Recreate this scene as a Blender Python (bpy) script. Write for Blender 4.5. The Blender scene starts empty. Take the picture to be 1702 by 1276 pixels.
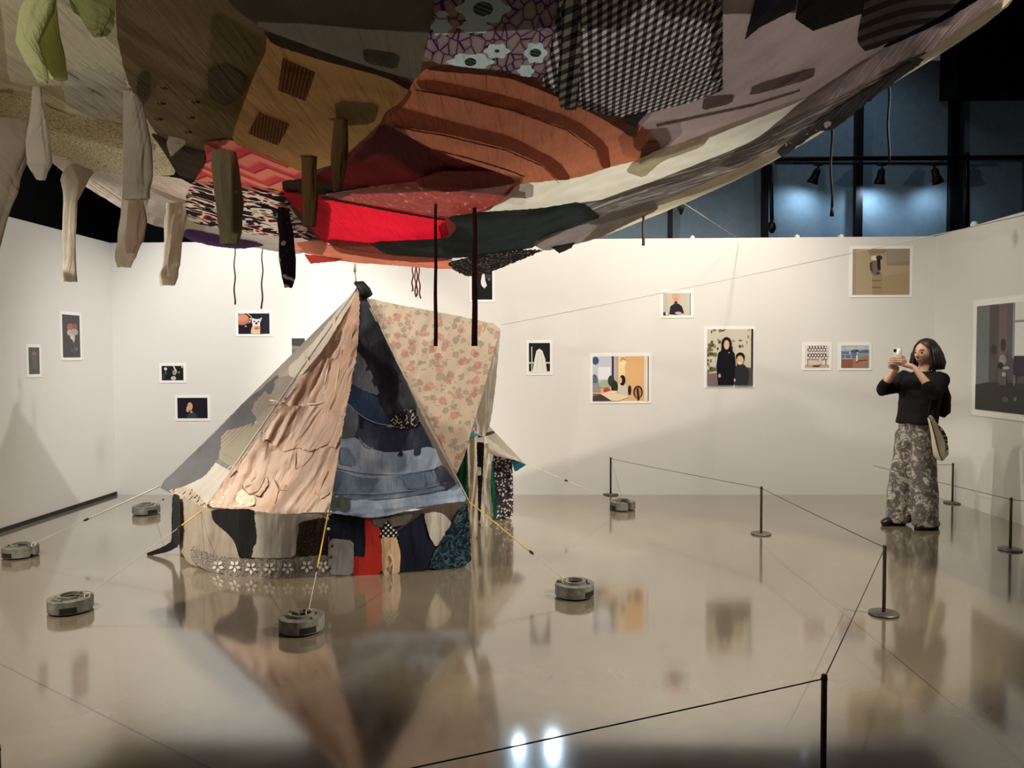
import bpy, bmesh, math, random
import numpy as np
from mathutils import Vector, Matrix, noise, geometry

random.seed(7)
C = bpy.context.scene.collection
SC = bpy.context.scene

# ------------------------------------------------------------------ camera
F = 1278.0; CX, CY = 851.0, 638.0; HCAM = 1.5
YAW, PITCH, ROLL = math.radians(0.27), math.radians(2.151), math.radians(-0.25)
cam_d = bpy.data.cameras.new('camera'); cam = bpy.data.objects.new('camera', cam_d); C.objects.link(cam)
RM = (Matrix.Rotation(YAW, 3, 'Z') @ Matrix.Rotation(math.pi/2 - PITCH, 3, 'X') @ Matrix.Rotation(ROLL, 3, 'Z'))
cam.matrix_world = Matrix.Translation((0, 0, HCAM)) @ RM.to_4x4()
cam_d.sensor_width = 36; cam_d.lens = F/1702*36; cam_d.clip_start = .05; cam_d.clip_end = 60
SC.camera = cam
# ------------------------------------------------------------------ world / exposure
SC.view_settings.view_transform = 'Standard'; SC.view_settings.look = 'None'
SC.view_settings.gamma = 1; SC.view_settings.use_curve_mapping = False
SC.view_settings.exposure = 0.04
w = bpy.data.worlds.new('gallery_ambient'); SC.world = w; w.use_nodes = True
w.node_tree.nodes['Background'].inputs[0].default_value = (1.0, .93, .84, 1)
w.node_tree.nodes['Background'].inputs[1].default_value = 0.05
# ------------------------------------------------------------------ lamps (gallery track spots and added fills)
WARM = (1, .915, .79); NEUT = (1, .965, .91); COOL = (.62, .83, 1.0)
def spot(loc, aim, W, col, deg, blend=.4, r=.05):
    d = bpy.data.lights.new('spot_lamp', 'SPOT'); d.energy = W; d.color = col
    d.spot_size = math.radians(deg); d.spot_blend = blend; d.shadow_soft_size = r
    o = bpy.data.objects.new('spot_lamp', d); C.objects.link(o)
    o.location = loc; o.rotation_euler = (Vector(aim)-Vector(loc)).to_track_quat('-Z', 'Y').to_euler()
    return o
LAMPS = [
 # loc, aim, W, colour, cone, blend, radius
 ((-4.2, 4.5, 2.85), (-.6, 6.8, .95), 480, WARM, 74, .5, .05),   # left key: lights tent, throws its shadow on the back wall
 ((4.9, 4.7, 4.0), (-1.6, 6.2, .9), 620, NEUT, 46, .5, .06),      # right key: throws tent shadow on the left wall
 ((-2.7, 5.5, 4.6), (-2.8, 8.2, 1.0), 690, NEUT, 68, .8, .08),     # wall washers over the canopy
 ((1.3, 5.5, 4.6), (1.3, 8.2, 1.2), 560, WARM, 88, .7, .08),
 ((3.0, 5.6, 4.6), (3.0, 8.2, 1.0), 170, WARM, 80, .7, .08),
 ((-.6, 4.6, 4.9), (-.4, 4.7, 2.2), 300, WARM, 84, .6, .06),       # down onto the canopy
 ((0.6, 2.2, 4.9), (0.4, 2.4, 2.4), 150, NEUT, 120, .6, .06),
 ((-4.0, 2.6, 4.8), (-3.5, 4.2, 0), 1250, WARM, 58, .4, .04),       # floor pools left and right of the canopy
 ((4.2, 3.4, 4.8), (.9, 5.0, 0), 1300, WARM, 42, .4, .04),
 ((-2.5, -.6, 2.25), (-1.6, 2.6, 2.45), 150, WARM, 42, .6, .05),      # added low fill onto the hanging shirts at upper left
 ((1.0, 6.5, 4.7), (3.35, 6.6, 1.2), 150, WARM, 34, .7, .04),          # added to light the woman from the left
 ((0.02, 9.3, 3.25), (0, 4, 0.5), 60, COOL, 70, .5, .05), ((.44, 9.3, 3.27), (.4, 4, .5), 50, COOL, 70, .5, .05),   # back lamps mirrored in the floor
]
for L_ in LAMPS: spot(*L_)

# ------------------------------------------------------------------ pixel -> place helpers
R3 = np.array(RM); ORG = np.array([0, 0, HCAM])
def rays(u, v):
    u = np.asarray(u, float); v = np.asarray(v, float)
    d = np.stack([(u-CX)/F, -(v-CY)/F, -np.ones_like(u)], -1)
    return d @ R3.T
def at_y(u, v, y):
    d = rays(u, v); return ORG + d*(np.asarray(y)/d[..., 1])[..., None]
def V3(u, v, y): return Vector(at_y(u, v, y).tolist())
def ground(u, v, z=0.0):
    d = rays(u, v); t = (z-HCAM)/d[..., 2]; return Vector((ORG+d*t).tolist())

# ------------------------------------------------------------------ object helpers
LOC = {}
def tag(o, label=None, cat=None, group=None, kind=None):
    if label: o['label'] = label
    if cat: o['category'] = cat
    if group: o['group'] = group
    if kind: o['kind'] = kind
    return o
def empty(name, loc, label, cat, group=None, rz=0):
    o = bpy.data.objects.new(name, None); C.objects.link(o); o.empty_display_size = .1
    o.location = loc; o.rotation_euler = (0, 0, rz); LOC[o.name] = Vector(loc)
    return tag(o, label, cat, group)
def link(name, bm, mat, parent=None, local=False, smooth=True, uvs=None):
    me = bpy.data.meshes.new(name)
    if isinstance(bm, tuple):
        me.from_pydata([tuple(p) for p in bm[0]], [], bm[1])
    else:
        bm.to_mesh(me); bm.free()
    for m in (mat if isinstance(mat, (list, tuple)) else [mat]): me.materials.append(m)
    if smooth:
        me.polygons.foreach_set('use_smooth', [True]*len(me.polygons))
    if uvs is not None:
        l = me.uv_layers.new(name='UVMap')
        idx = np.zeros(len(me.loops), int); me.loops.foreach_get('vertex_index', idx)
        l.data.foreach_set('uv', np.asarray(uvs)[idx].ravel())
    o = bpy.data.objects.new(name, me); C.objects.link(o)
    if parent is not None:
        o.parent = parent
        base = LOC[parent.name]
        if not local: me.transform(Matrix.Translation(-base))
        LOC[o.name] = base
    else: LOC[o.name] = Vector((0, 0, 0))
    return o
def box(bm, c, s, rz=0):
    g = bmesh.ops.create_cube(bm, size=1)
    M = Matrix.Translation(c) @ Matrix.Rotation(rz, 4, 'Z') @ Matrix.Diagonal((*s, 1))
    bmesh.ops.transform(bm, matrix=M, verts=g['verts']); return g['verts']
def tube(bm, pts, rad, n=8, caps=True):
    pts = [Vector(p) for p in pts]
    if not hasattr(rad, '__len__'): rad = [rad]*len(pts)
    rings = []; up = None
    for i, p in enumerate(pts):
        t = (pts[min(i+1, len(pts)-1)] - pts[max(i-1, 0)]).normalized()
        if up is None: up = Vector((0, 0, 1)) if abs(t.z) < .9 else Vector((1, 0, 0))
        s = t.cross(up).normalized(); up = s.cross(t).normalized()
        rings.append([bm.verts.new(p + (s*math.cos(a) + up*math.sin(a))*rad[i]) for a in [2*math.pi*k/n for k in range(n)]])
    skin_rings(bm, rings, caps); return rings
def skin_rings(bm, rings, caps=True):
    n = len(rings[0])
    for a, b in zip(rings, rings[1:]):
        for k in range(n): bm.faces.new((a[k], a[(k+1) % n], b[(k+1) % n], b[k]))
    if caps:
        bm.faces.new(rings[0][::-1]); bm.faces.new(rings[-1])
def lathe(bm, prof, n=32):
    rings = [[bm.verts.new((r*math.cos(2*math.pi*k/n), r*math.sin(2*math.pi*k/n), z)) for k in range(n)] for r, z in prof]
    skin_rings(bm, rings)
def extrude_outline(bm, pts, z0, z1):
    a = [bm.verts.new((x, y, z0)) for x, y in pts]; b = [bm.verts.new((x, y, z1)) for x, y in pts]
    n = len(pts); bm.faces.new(a[::-1]); bm.faces.new(b)
    for k in range(n): bm.faces.new((a[k], a[(k+1) % n], b[(k+1) % n], b[k]))

# ------------------------------------------------------------------ materials
def lin(c):
    f = lambda x: x/12.92 if x <= .04045 else ((x+.055)/1.055)**2.4
    return (f(c[0]/255), f(c[1]/255), f(c[2]/255), 1)
class NB:
    def __init__(s, name):
        s.m = bpy.data.materials.new(name); s.m.use_nodes = True; s.t = s.m.node_tree; s.t.nodes.clear()
        s.out = s.n('ShaderNodeOutputMaterial')
    def n(s, ty, **kw):
        nd = s.t.nodes.new(ty)
        for k, v in kw.items(): setattr(nd, k, v)
        return nd
    def put(s, sock, v):
        if hasattr(v, 'is_linked') or isinstance(v, bpy.types.NodeSocket): s.t.links.new(v, sock)
        else: sock.default_value = v
    def uv(s, scale=(1, 1, 1), rot=0, obj=False):
        tc = s.n('ShaderNodeTexCoord'); mp = s.n('ShaderNodeMapping')
        s.put(mp.inputs[0], tc.outputs['Object' if obj else 'UV'])
        mp.inputs['Scale'].default_value = scale if hasattr(scale, '__len__') else (scale,)*3
        mp.inputs['Rotation'].default_value = (0, 0, math.radians(rot)); return mp.outputs[0]
    def noise(s, vec, scale, detail=3, dist=0, rough=.5):
        x = s.n('ShaderNodeTexNoise'); s.put(x.inputs['Vector'], vec)
        x.inputs['Scale'].default_value = scale; x.inputs['Detail'].default_value = detail
        x.inputs['Distortion'].default_value = dist; x.inputs['Roughness'].default_value = rough; return x.outputs[0]
    def vor(s, vec, scale, feat='F1', out=0, rnd=1):
        x = s.n('ShaderNodeTexVoronoi', feature=feat); s.put(x.inputs['Vector'], vec)
        x.inputs['Scale'].default_value = scale; x.inputs['Randomness'].default_value = rnd; return x.outputs[out]
    def wave(s, vec, scale, dist=0, ds=1, d='X', prof='SIN'):
        x = s.n('ShaderNodeTexWave', bands_direction=d, wave_profile=prof); s.put(x.inputs['Vector'], vec)
        x.inputs['Scale'].default_value = scale; x.inputs['Distortion'].default_value = dist; x.inputs['Detail Scale'].default_value = ds; return x.outputs[1]
    def ramp(s, fac, stops, const=False):
        x = s.n('ShaderNodeValToRGB'); r = x.color_ramp; r.interpolation = 'CONSTANT' if const else 'LINEAR'
        while len(r.elements) < len(stops): r.elements.new(.5)
        for e, (p, c) in zip(r.elements, stops):
            e.position = p; e.color = lin(c) if len(c) == 3 else c
        s.put(x.inputs[0], fac); return x.outputs[0]
    def math(s, op, a, b=None, c=None):
        x = s.n('ShaderNodeMath', operation=op); s.put(x.inputs[0], a)
        if b is not None: s.put(x.inputs[1], b)
        if c is not None: s.put(x.inputs[2], c)
        return x.outputs[0]
    def mix(s, f, a, b, bt='MIX'):
        x = s.n('ShaderNodeMix', data_type='RGBA', blend_type=bt); s.put(x.inputs[0], f)
        s.put(x.inputs[6], lin(a) if isinstance(a, tuple) else a); s.put(x.inputs[7], lin(b) if isinstance(b, tuple) else b); return x.outputs[2]
    def sep(s, v):
        x = s.n('ShaderNodeSeparateXYZ'); s.put(x.inputs[0], v); return x.outputs
    def bump(s, h, dist, st=1):
        x = s.n('ShaderNodeBump'); s.put(x.inputs['Height'], h); x.inputs['Distance'].default_value = dist; x.inputs['Strength'].default_value = st; return x.outputs[0]
    def finish(s, col, rough=.7, metal=0, spec=.4, trans=0, nrm=None, sheen=0, coat=0, tcol=None, alpha=None):
        p = s.n('ShaderNodeBsdfPrincipled')
        s.put(p.inputs['Base Color'], lin(col) if isinstance(col, tuple) else col)
        s.put(p.inputs['Roughness'], rough); p.inputs['Metallic'].default_value = metal
        p.inputs['Specular IOR Level'].default_value = spec; p.inputs['Coat Weight'].default_value = coat; p.inputs['Coat Roughness'].default_value = .08
        p.inputs['Sheen Weight'].default_value = sheen
        if nrm is not None: s.put(p.inputs['Normal'], nrm)
        if alpha is not None: s.put(p.inputs['Alpha'], alpha)
        sh = p.outputs[0]
        if trans:
            t = s.n('ShaderNodeBsdfTranslucent'); c = tcol if tcol is not None else col
            s.put(t.inputs[0], lin(c) if isinstance(c, tuple) else c)
            if nrm is not None: s.put(t.inputs['Normal'], nrm)
            mx = s.n('ShaderNodeMixShader'); mx.inputs[0].default_value = trans
            s.t.links.new(sh, mx.inputs[1]); s.t.links.new(t.outputs[0], mx.inputs[2]); sh = mx.outputs[0]
        s.t.links.new(sh, s.out.inputs[0]); return s.m

FST = [.0014]
def cloth_mat(name, col, trans=.3, rough=.85, folds=30, fdir=0, fst=None, sheen=0, var=.12, spec=.15):
    """plain woven cloth: slight tone variation, fine stretched creases"""
    fst = FST[0] if fst is None else fst
    b = NB(name); n1 = b.noise(b.uv((1, 1, 1)), 6, 4)
    c = b.mix(b.math('MULTIPLY', n1, 1.0), tuple(int(x*(1-var)) for x in col), tuple(min(255, int(x*(1+var))) for x in col))
    cr = b.noise(b.uv((1, .12, 1), fdir), folds, 3, .6)
    fine = b.noise(b.uv(), 260, 2)
    h = b.math('ADD', cr, b.math('MULTIPLY', fine, .12))
    return b.finish(c, rough, 0, spec, trans, b.bump(h, fst*3.4, 1), sheen)
def pattern_mat(name, fn, trans=.3, rough=.85, folds=25, fdir=0, fst=.003, spec=.15):
    b = NB(name); c = fn(b); cr = b.noise(b.uv((1, .15, 1), fdir), folds, 3, .6)
    return b.finish(c, rough, 0, spec, trans, b.bump(cr, fst*2.2, 1))
def plain(name, col, rough=.6, metal=0, spec=.4, nz=0, var=.08):
    b = NB(name); c = col
    n1 = b.noise(b.uv(obj=True), 14, 4)
    c = b.mix(n1, tuple(int(x*(1-var)) for x in col), tuple(min(255, int(x*(1+var))) for x in col))
    return b.finish(c, rough, metal, spec, nrm=b.bump(n1, nz) if nz else None)

# ---- fabric patterns
def gingham(n, c0, c1, c2, rot=0):
    def f(b):
        x, y, _ = b.sep(b.uv((n, n*.5, n), rot))
        a = b.math('GREATER_THAN', b.math('FRACT', x), .5); d = b.math('GREATER_THAN', b.math('FRACT', y), .5)
        s = b.math('MULTIPLY', b.math('ADD', a, d), .5)
        return b.ramp(s, [(0, c0), (.4, c1), (.9, c2)], True)
    return f
def stripes(n, c1, c2, rot=0, thr=.5, dist=0):
    return lambda b: b.ramp(b.wave(b.uv((1, 1, 1), rot), n, dist), [(0, c1), (thr-.08, c1), (thr+.08, c2), (1, c2)])
def blobs(scale, stops, dist=1.0, det=2, sq=(1, 1, 1), rot=0):
    return lambda b: b.ramp(b.noise(b.uv(sq, rot), scale, det, dist), stops, True)
def specks(scale, c1, c2, lo=.2, hi=.3, sq=(1, 1, 1)):
    return lambda b: b.ramp(b.vor(b.uv(sq), scale), [(0, c2), (lo, c2), (hi, c1), (1, c1)])
def roses(scale, base, pinks, greens, lo=.27):
    def f(b):
        uv = b.uv(); wob = b.n('ShaderNodeVectorMath', operation='MULTIPLY_ADD')
        nz = b.n('ShaderNodeTexNoise'); b.put(nz.inputs['Vector'], uv); nz.inputs['Scale'].default_value = scale*2.5
        b.put(wob.inputs[0], nz.outputs[1]); wob.inputs[1].default_value = (.45/scale,)*3; b.put(wob.inputs[2], uv)
        v = wob.outputs[0]
        out = base
        for k, (sc, cols, l) in enumerate(((scale*1.7, greens, .42), (scale, pinks, lo), (scale*2.6, pinks, .2))):
            x = b.n('ShaderNodeTexVoronoi'); b.put(x.inputs['Vector'], v); x.inputs['Scale'].default_value = sc
            pick = b.sep(x.outputs[1])[0]
            msk = b.math('MULTIPLY', b.math('LESS_THAN', x.outputs[0], l), b.math('GREATER_THAN', pick, .12))
            petal = b.noise(v, sc*5, 2, 1)
            cc = b.ramp(petal, [(.3, cols[0]), (.55, cols[1]), (.75, cols[2])])
            out = b.mix(b.math('MULTIPLY', msk, .62), out, cc)
        return out
    return f
def crochet(scale, c1, c2):
    return lambda b: b.ramp(b.vor(b.uv(), scale, 'DISTANCE_TO_EDGE'), [(0, c2), (.06, c2), (.12, c1), (1, c1)])
def zig(c1, c2, c3, n=11, rot=-20):
    def f(b):
        x, y, _ = b.sep(b.uv((n*1.6, n*.5, n), rot))
        tri = b.math('ABSOLUTE', b.math('SUBTRACT', b.math('FRACT', b.math('MULTIPLY', x, .6)), .5))
        s = b.math('FRACT', b.math('ADD', b.math('MULTIPLY', y, 1.5), b.math('MULTIPLY', tri, 1.4)))
        return b.ramp(s, [(0, c1), (.35, c1), (.6, c2), (.85, c2), (.9, c3), (1, c1)])
    return f
def denim(c1, c2, c3, rot=0):
    def f(b):
        big = b.noise(b.uv((1, .5, 1), rot), 5, 4, .4); fine = b.noise(b.uv((1, .1, 1), rot+20), 190, 2)
        s = b.math('ADD', b.math('MULTIPLY', big, .8), b.math('MULTIPLY', fine, .25))
        return b.ramp(s, [(.3, c1), (.52, c2), (.72, c3)])
    return f
def dots(n, c1, c2, r=.28):
    def f(b):
        x, y, _ = b.sep(b.uv((n, n, n), 45))
        dx = b.math('SUBTRACT', b.math('FRACT', x), .5); dy = b.math('SUBTRACT', b.math('FRACT', y), .5)
        d = b.math('SQRT', b.math('ADD', b.math('MULTIPLY', dx, dx), b.math('MULTIPLY', dy, dy)))
        return b.ramp(d, [(0, c2), (r, c1)], True)
    return f
def smock(c1, c2, n=30, rot=0):
    def f(b):
        a = b.wave(b.uv((1, 1, 1), rot), n*.45, 1.5, 2); d = b.wave(b.uv((1, 1, 1), rot+90), n*.45, 1.5, 2)
        return b.ramp(b.math('MULTIPLY', a, d), [(0, c2), (.35, c1), (1, c1)])
    return f
def ruffle(c1, c2, n, rot=0):
    return lambda b: b.ramp(b.noise(b.uv((1, .06, 1), rot), n, 2, .4), [(.3, c2), (.6, c1)])

# ------------------------------------------------------------------ surfaces that pixels are laid onto
class Plane:
    def __init__(s, p0, p1, p2, sag=0):
        s.p0, s.p1, s.p2 = [np.array(p, float) for p in (p0, p1, p2)]
        n = np.cross(s.p1-s.p0, s.p2-s.p0); n /= np.linalg.norm(n)
        if np.dot(n, ORG-s.p0) < 0: n = -n
        s.n = n; e1 = np.cross([0, 0, 1.0], n); s.e1 = e1/np.linalg.norm(e1); s.e2 = np.cross(n, s.e1); s.sag = sag
        M = np.stack([s.p0, s.p1, s.p2], 1); s.Mi = np.linalg.pinv(np.vstack([M, [1, 1, 1]]))
    def __call__(s, u, v):
        d = rays(u, v); t = ((s.p0-ORG) @ s.n)/(d @ s.n); P = ORG + d*t[:, None]
        uv = np.stack([(P-s.p0) @ s.e1, (P-s.p0) @ s.e2], 1)
        if s.sag:
            b = np.clip((np.concatenate([P, np.ones((len(P), 1))], 1)) @ s.Mi.T, 0, 1)
            P = P - s.n*(s.sag*27*b[:, 0]*b[:, 1]*b[:, 2])[:, None]
        return P, np.tile(s.n, (len(P), 1)), uv
class Drape:      # vertical cloth whose distance follows a curve on the floor
    def __init__(s, us, ys): s.us, s.ys = us, ys
    def __call__(s, u, v):
        P = at_y(u, v, np.interp(u, s.us, s.ys)); Q = at_y(u+2, v, np.interp(u+2, s.us, s.ys))
        t = Q-P; t[:, 2] = 0; n = np.stack([t[:, 1], -t[:, 0], 0*t[:, 0]], 1); n /= np.linalg.norm(n, axis=1)[:, None]
        arc = np.interp(u, s.us, np.cumsum(np.r_[0, np.hypot(np.diff(s.us)*np.array(s.ys[1:])/F, np.diff(s.ys))]))
        return P, n, np.stack([arc, P[:, 2]], 1)
class Sail:       # thin-plate spline through measured points of the slung canopy (inverse distance)
    def __init__(s, pts):
        A = np.array(pts, float); s.X = A[:, :2]/1000; n = len(A)
        K = s.k(np.linalg.norm(s.X[:, None]-s.X[None], axis=2)) + np.eye(n)*2e-4
        Pm = np.c_[np.ones(n), s.X]; M = np.block([[K, Pm], [Pm.T, np.zeros((3, 3))]])
        s.w = np.linalg.solve(M, np.r_[1/A[:, 2], 0, 0, 0])
    @staticmethod
    def k(r): return np.where(r > 0, r*r*np.log(np.maximum(r, 1e-9)), 0)
    def depth(s, u, v):
        q = np.stack([u, v], 1)/1000; K = s.k(np.linalg.norm(q[:, None]-s.X[None], axis=2))
        return 1/np.clip(np.c_[K, np.ones(len(q)), q] @ s.w, .11, 1.6)
    def pos(s, u, v): return at_y(u, v, s.depth(u, v))
    def __call__(s, u, v):
        u = np.asarray(u, float); v = np.asarray(v, float)
        P = s.pos(u, v); a = s.pos(u+3, v)-P; b = s.pos(u, v+3)-P
        n = np.cross(a, b); n /= np.linalg.norm(n, axis=1)[:, None]
        n *= np.sign((n*(ORG-P)).sum(1))[:, None]
        und = np.array([noise.noise(Vector(p)*1.7)*.022+noise.noise(Vector(p)*4.5)*.008 for p in P])
        rd = ORG-P; rd /= np.linalg.norm(rd, axis=1)[:, None]
        return P + rd*(und/np.clip((rd*n).sum(1), .2, 1))[:, None], n, P[:, :2].copy()

def inside(poly, pts):
    x, y = pts[:, 0], pts[:, 1]; r = np.zeros(len(pts), bool); n = len(poly)
    for i in range(n):
        x0, y0 = poly[i]; x1, y1 = poly[(i+1) % n]
        c = ((y0 > y) != (y1 > y)); with_ = (x1-x0)*(y-y0)/((y1-y0) if y1 != y0 else 1e-9)+x0
        r ^= c & (x < with_)
    return r
def curve_poly(poly, it=2):
    """Chaikin-round an outline a little so cloth edges are not straight sided"""
    for _ in range(it):
        q = []
        for i in range(len(poly)):
            a = np.array(poly[i], float); b = np.array(poly[(i+1) % len(poly)], float)
            q += [a*.85+b*.15, a*.15+b*.85]
        poly = q
    return [tuple(p) for p in poly]
LAYER = [0]
def cloth(name, poly, surf, mat, parent, off=.004, wr=(), dens=34, rough_edge=.5, soft=True, label=None, inlays=(), seed=None):
    """one piece of fabric: outline (photo pixels) laid onto a 3-D surface, tessellated, creased"""
    if soft: poly = curve_poly(poly, 1)
    A = np.array(poly, float); ext = A.max(0)-A.min(0); step = max(1.6, math.sqrt(max(ext[0]*ext[1], 30))/dens)
    rnd = random.Random(sum(ord(c) for c in name)+int(A.sum()))
    bd = []
    for i in range(len(poly)):
        a, b = A[i], A[(i+1) % len(A)]; L = np.linalg.norm(b-a); k = max(1, int(L/step))
        for j in range(k):
            p = a+(b-a)*j/k
            if j: p = p+np.array([rnd.uniform(-1, 1), rnd.uniform(-1, 1)])*rough_edge
            bd.append(p)
    gx, gy = np.meshgrid(np.arange(A[:, 0].min()+step/2, A[:, 0].max(), step), np.arange(A[:, 1].min()+step/2, A[:, 1].max(), step*.87))
    gx[1::2] += step/2
    G = np.stack([gx.ravel(), gy.ravel()], 1); G = G[inside([tuple(p) for p in bd], G)]
    B = np.array(bd)
    if len(G):
        dd = np.min(np.linalg.norm(G[:, None]-B[None], axis=2), 1); G = G[dd > step*.55]
    pts = np.vstack([B, G]) if len(G) else B
    for q_, _ in inlays:
        Q = np.array(q_, float); Q = np.vstack([Q, (Q+np.roll(Q, -1, 0))/2]); pts = np.vstack([pts, Q[inside([tuple(p) for p in bd], Q)]])
    r = geometry.delaunay_2d_cdt([Vector(p) for p in pts], [], [list(range(len(B)))], 1, 1e-4)
    vs = np.array([tuple(p) for p in r[0]]); fs = [list(f) for f in r[2]]
    P, N, UV = surf(vs[:, 0], vs[:, 1])
    h = np.full(len(P), float(off)); seed = rnd.uniform(0, 50) if seed is None else seed
    for (amp, wl, ang, st) in wr:
        ca, sa = math.cos(math.radians(ang)), math.sin(math.radians(ang))
        s_ = (UV[:, 0]*ca+UV[:, 1]*sa)/(wl*st); t_ = (-UV[:, 0]*sa+UV[:, 1]*ca)/wl
        h += np.array([amp*(1-2*abs(noise.noise(Vector((a, b, seed))))) for a, b in zip(s_, t_)])*1.0
    rd = ORG-P; rd /= np.linalg.norm(rd, axis=1)[:, None]; cs = np.clip((rd*N).sum(1), .14, 1)
    P = P+rd*(h/cs)[:, None]
    fo = []
    for f in fs:
        a, b, c = P[f[0]], P[f[1]], P[f[2]]
        if np.dot(np.cross(b-a, c-a), N[f[0]]) < 0: f = f[::-1]
        fo.append(f)
    o = link(name, (P, fo), mat, parent, uvs=UV)
    if label: o['label'] = label
    if inlays:      # printed shapes: faces inside each outline take the print's colour
        Cn = np.array([(vs[f[0]]+vs[f[1]]+vs[f[2]])/3 for f in fo]); mi = np.zeros(len(fo), int)
        for q_, m_ in inlays:
            if m_.name not in o.data.materials: o.data.materials.append(m_)
            mi[inside([tuple(p) for p in q_], Cn)] = list(o.data.materials).index(m_)
        o.data.polygons.foreach_set('material_index', mi)
    return o

# ================================================================== THE SETTING
b = NB('polished_concrete')
g = b.uv(obj=True)
c = b.ramp(b.math('ADD', b.math('MULTIPLY', b.noise(g, .9, 5, .4), .6), b.math('MULTIPLY', b.noise(g, 7, 4), .4)), [(.3, (112, 103, 84)), (.5, (122, 112, 92)), (.72, (132, 122, 102))])
def floor_line(px, py, ang):
    x, y, _ = b.sep(g); ca, sa = math.cos(ang), math.sin(ang)
    d = b.math('ABSOLUTE', b.math('ADD', b.math('MULTIPLY', x, -sa), b.math('ADD', b.math('MULTIPLY', y, ca), px*sa-py*ca)))
    return b.math('LESS_THAN', d, .0035)
j = None
for (pa, pb) in (((0, 1103), (275, 1240)), ((1565, 1155), (1702, 1269))):
    A_, B_ = ground(*pa), ground(*pb); ang = math.atan2(B_.y-A_.y, B_.x-A_.x); q = floor_line(A_.x, A_.y, ang)
    j = q if j is None else b.math('MAXIMUM', j, q)
c = b.mix(b.math('MULTIPLY', j, .8), c, (70, 62, 50))  # thin dark lines drawn into the floor colour
hgt = b.math('ADD', b.noise(b.uv((1, 1.6, 1), obj=True), 2.2, 1), b.math('MULTIPLY', b.noise(b.uv((1, 2, 1), obj=True), 14, 1), .04))
M_FLOOR = b.finish(c, b.ramp(b.noise(g, 2.2, 4), [(.3, (88,)*3), (.7, (108,)*3)]), 0, .8, nrm=b.bump(hgt, .0025, .5), coat=1.0)
for n_ in M_FLOOR.node_tree.nodes:
    if n_.type == 'BSDF_PRINCIPLED': n_.inputs['Coat IOR'].default_value = 1.75; n_.inputs['Coat Roughness'].default_value = .085
b = NB('painted_partition'); M_WALL = b.finish(b.mix(b.noise(b.uv(obj=True), 1.5, 3), (226, 224, 219), (231, 229, 224)), .75, 0, .25, nrm=b.bump(b.noise(b.uv(obj=True), 160, 2), .0008))
M_BLUE = plain('slate_blue_paint', (120, 138, 152), .8, spec=.2)
M_BLACK = plain('matt_black_paint', (14, 14, 15), .7, spec=.2)
M_BLKMETAL = plain('black_metal', (22, 22, 24), .45, .6)
M_DKBASE = plain('dark_skirting', (26, 22, 18), .5)

CL, CR = ground(193, 822), ground(1548, 822)
WH = .5*(V3(193, 402.5, CL.y).z + V3(1548, 393.5, CR.y).z)
def wall_run(name, a, bq, h, thick, mat, z0=0.0):
    a = Vector((a.x, a.y, 0)); bq = Vector((bq.x, bq.y, 0)); d = (bq-a).normalized(); n = Vector((-d.y, d.x, 0))  # outward = left of direction
    bm = bmesh.new(); q = [a, bq, bq+n*thick, a+n*thick]
    lo = [bm.verts.new((p.x, p.y, z0)) for p in q]; hi = [bm.verts.new((p.x, p.y, h)) for p in q]
    bm.faces.new(lo); bm.faces.new(hi[::-1])
    for k in range(4): bm.faces.new((lo[k], hi[k], hi[(k+1) % 4], lo[(k+1) % 4]))
    bmesh.ops.recalc_face_normals(bm, faces=bm.faces)
    o = link(name, bm, mat, smooth=False); o['kind'] = 'structure'; return o
LN = ground(0, 885); dl = (LN-CL).normalized(); LEnd = CL+dl*9.3
RN = ground(1702, 873); dr = (RN-CR).normalized(); REnd = CR+dr*9.3
bm = bmesh.new(); box(bm, (0, 3.4, -.05), (14.5, 14.6, .1)); o = link('floor', bm, M_FLOOR, smooth=False); o['kind'] = 'structure'
db = (CR-CL).normalized()
wall_run('wall_back', CR+db*.12, CL-db*.12, WH, -.12, M_WALL)
wall_run('wall_left', CL, LEnd, WH, -.12, M_WALL)
wall_run('wall_right', CR, REnd, WH, .12, M_WALL)
nl = Vector((-dl.y, dl.x, 0))
wall_run('baseboard_left', CL-dl*0+nl*.012, LEnd+nl*.012, .035, -.012, M_DKBASE)
# upper hall behind the partitions
YR = 9.9
wall_run('wall_far', Vector((-7.5, YR, 0)), Vector((7.6, YR, 0)), 5.2, .1, M_BLUE)
wall_run('wall_far_left', Vector((-4.78, 9.85, 0)), Vector((-4.78, -4, 0)), 5.6, -.1, M_BLACK)  # black sheet stands in for the dark space above the left wall
wall_run('wall_far_right', Vector((7.6, 9.85, 0)), Vector((7.6, -4, 0)), 5.6, .1, M_BLACK)
bm = bmesh.new(); box(bm, (0, 3, 5.65), (16, 15, .1)); o = link('ceiling', bm, M_BLACK, smooth=False); o['kind'] = 'structure'
# dark box-out at the top right of the far wall
tl, br = V3(1590, 20, 9.5), V3(1760, 151, 9.5)
bm = bmesh.new(); box(bm, ((tl.x+7.55)/2, 9.65, (5.6+br.z)/2), (7.55-tl.x, .4, 5.6-br.z)); o = link('wall_bulkhead', bm, M_BLACK, smooth=False); o['kind'] = 'structure'
def trim(n_, u0, v0, u1, v1, y=9.8):
    a, q = V3(u0, v0, y), V3(u1, v1, y); bm = bmesh.new()
    box(bm, ((a.x+q.x)/2, y+.04, (a.z+q.z)/2), (abs(q.x-a.x), .08, abs(a.z-q.z)))
    o = link('trim_%d' % n_, bm, M_BLKMETAL, smooth=False); o['kind'] = 'structure'
trim(1, 1270, 60, 1277, 420); trim(2, 1426, 60, 1433, 420); trim(3, 1584, 60, 1592, 420); trim(4, 1112, 200, 1118, 420)
trim(5, 960, 330, 966, 420)
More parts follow.
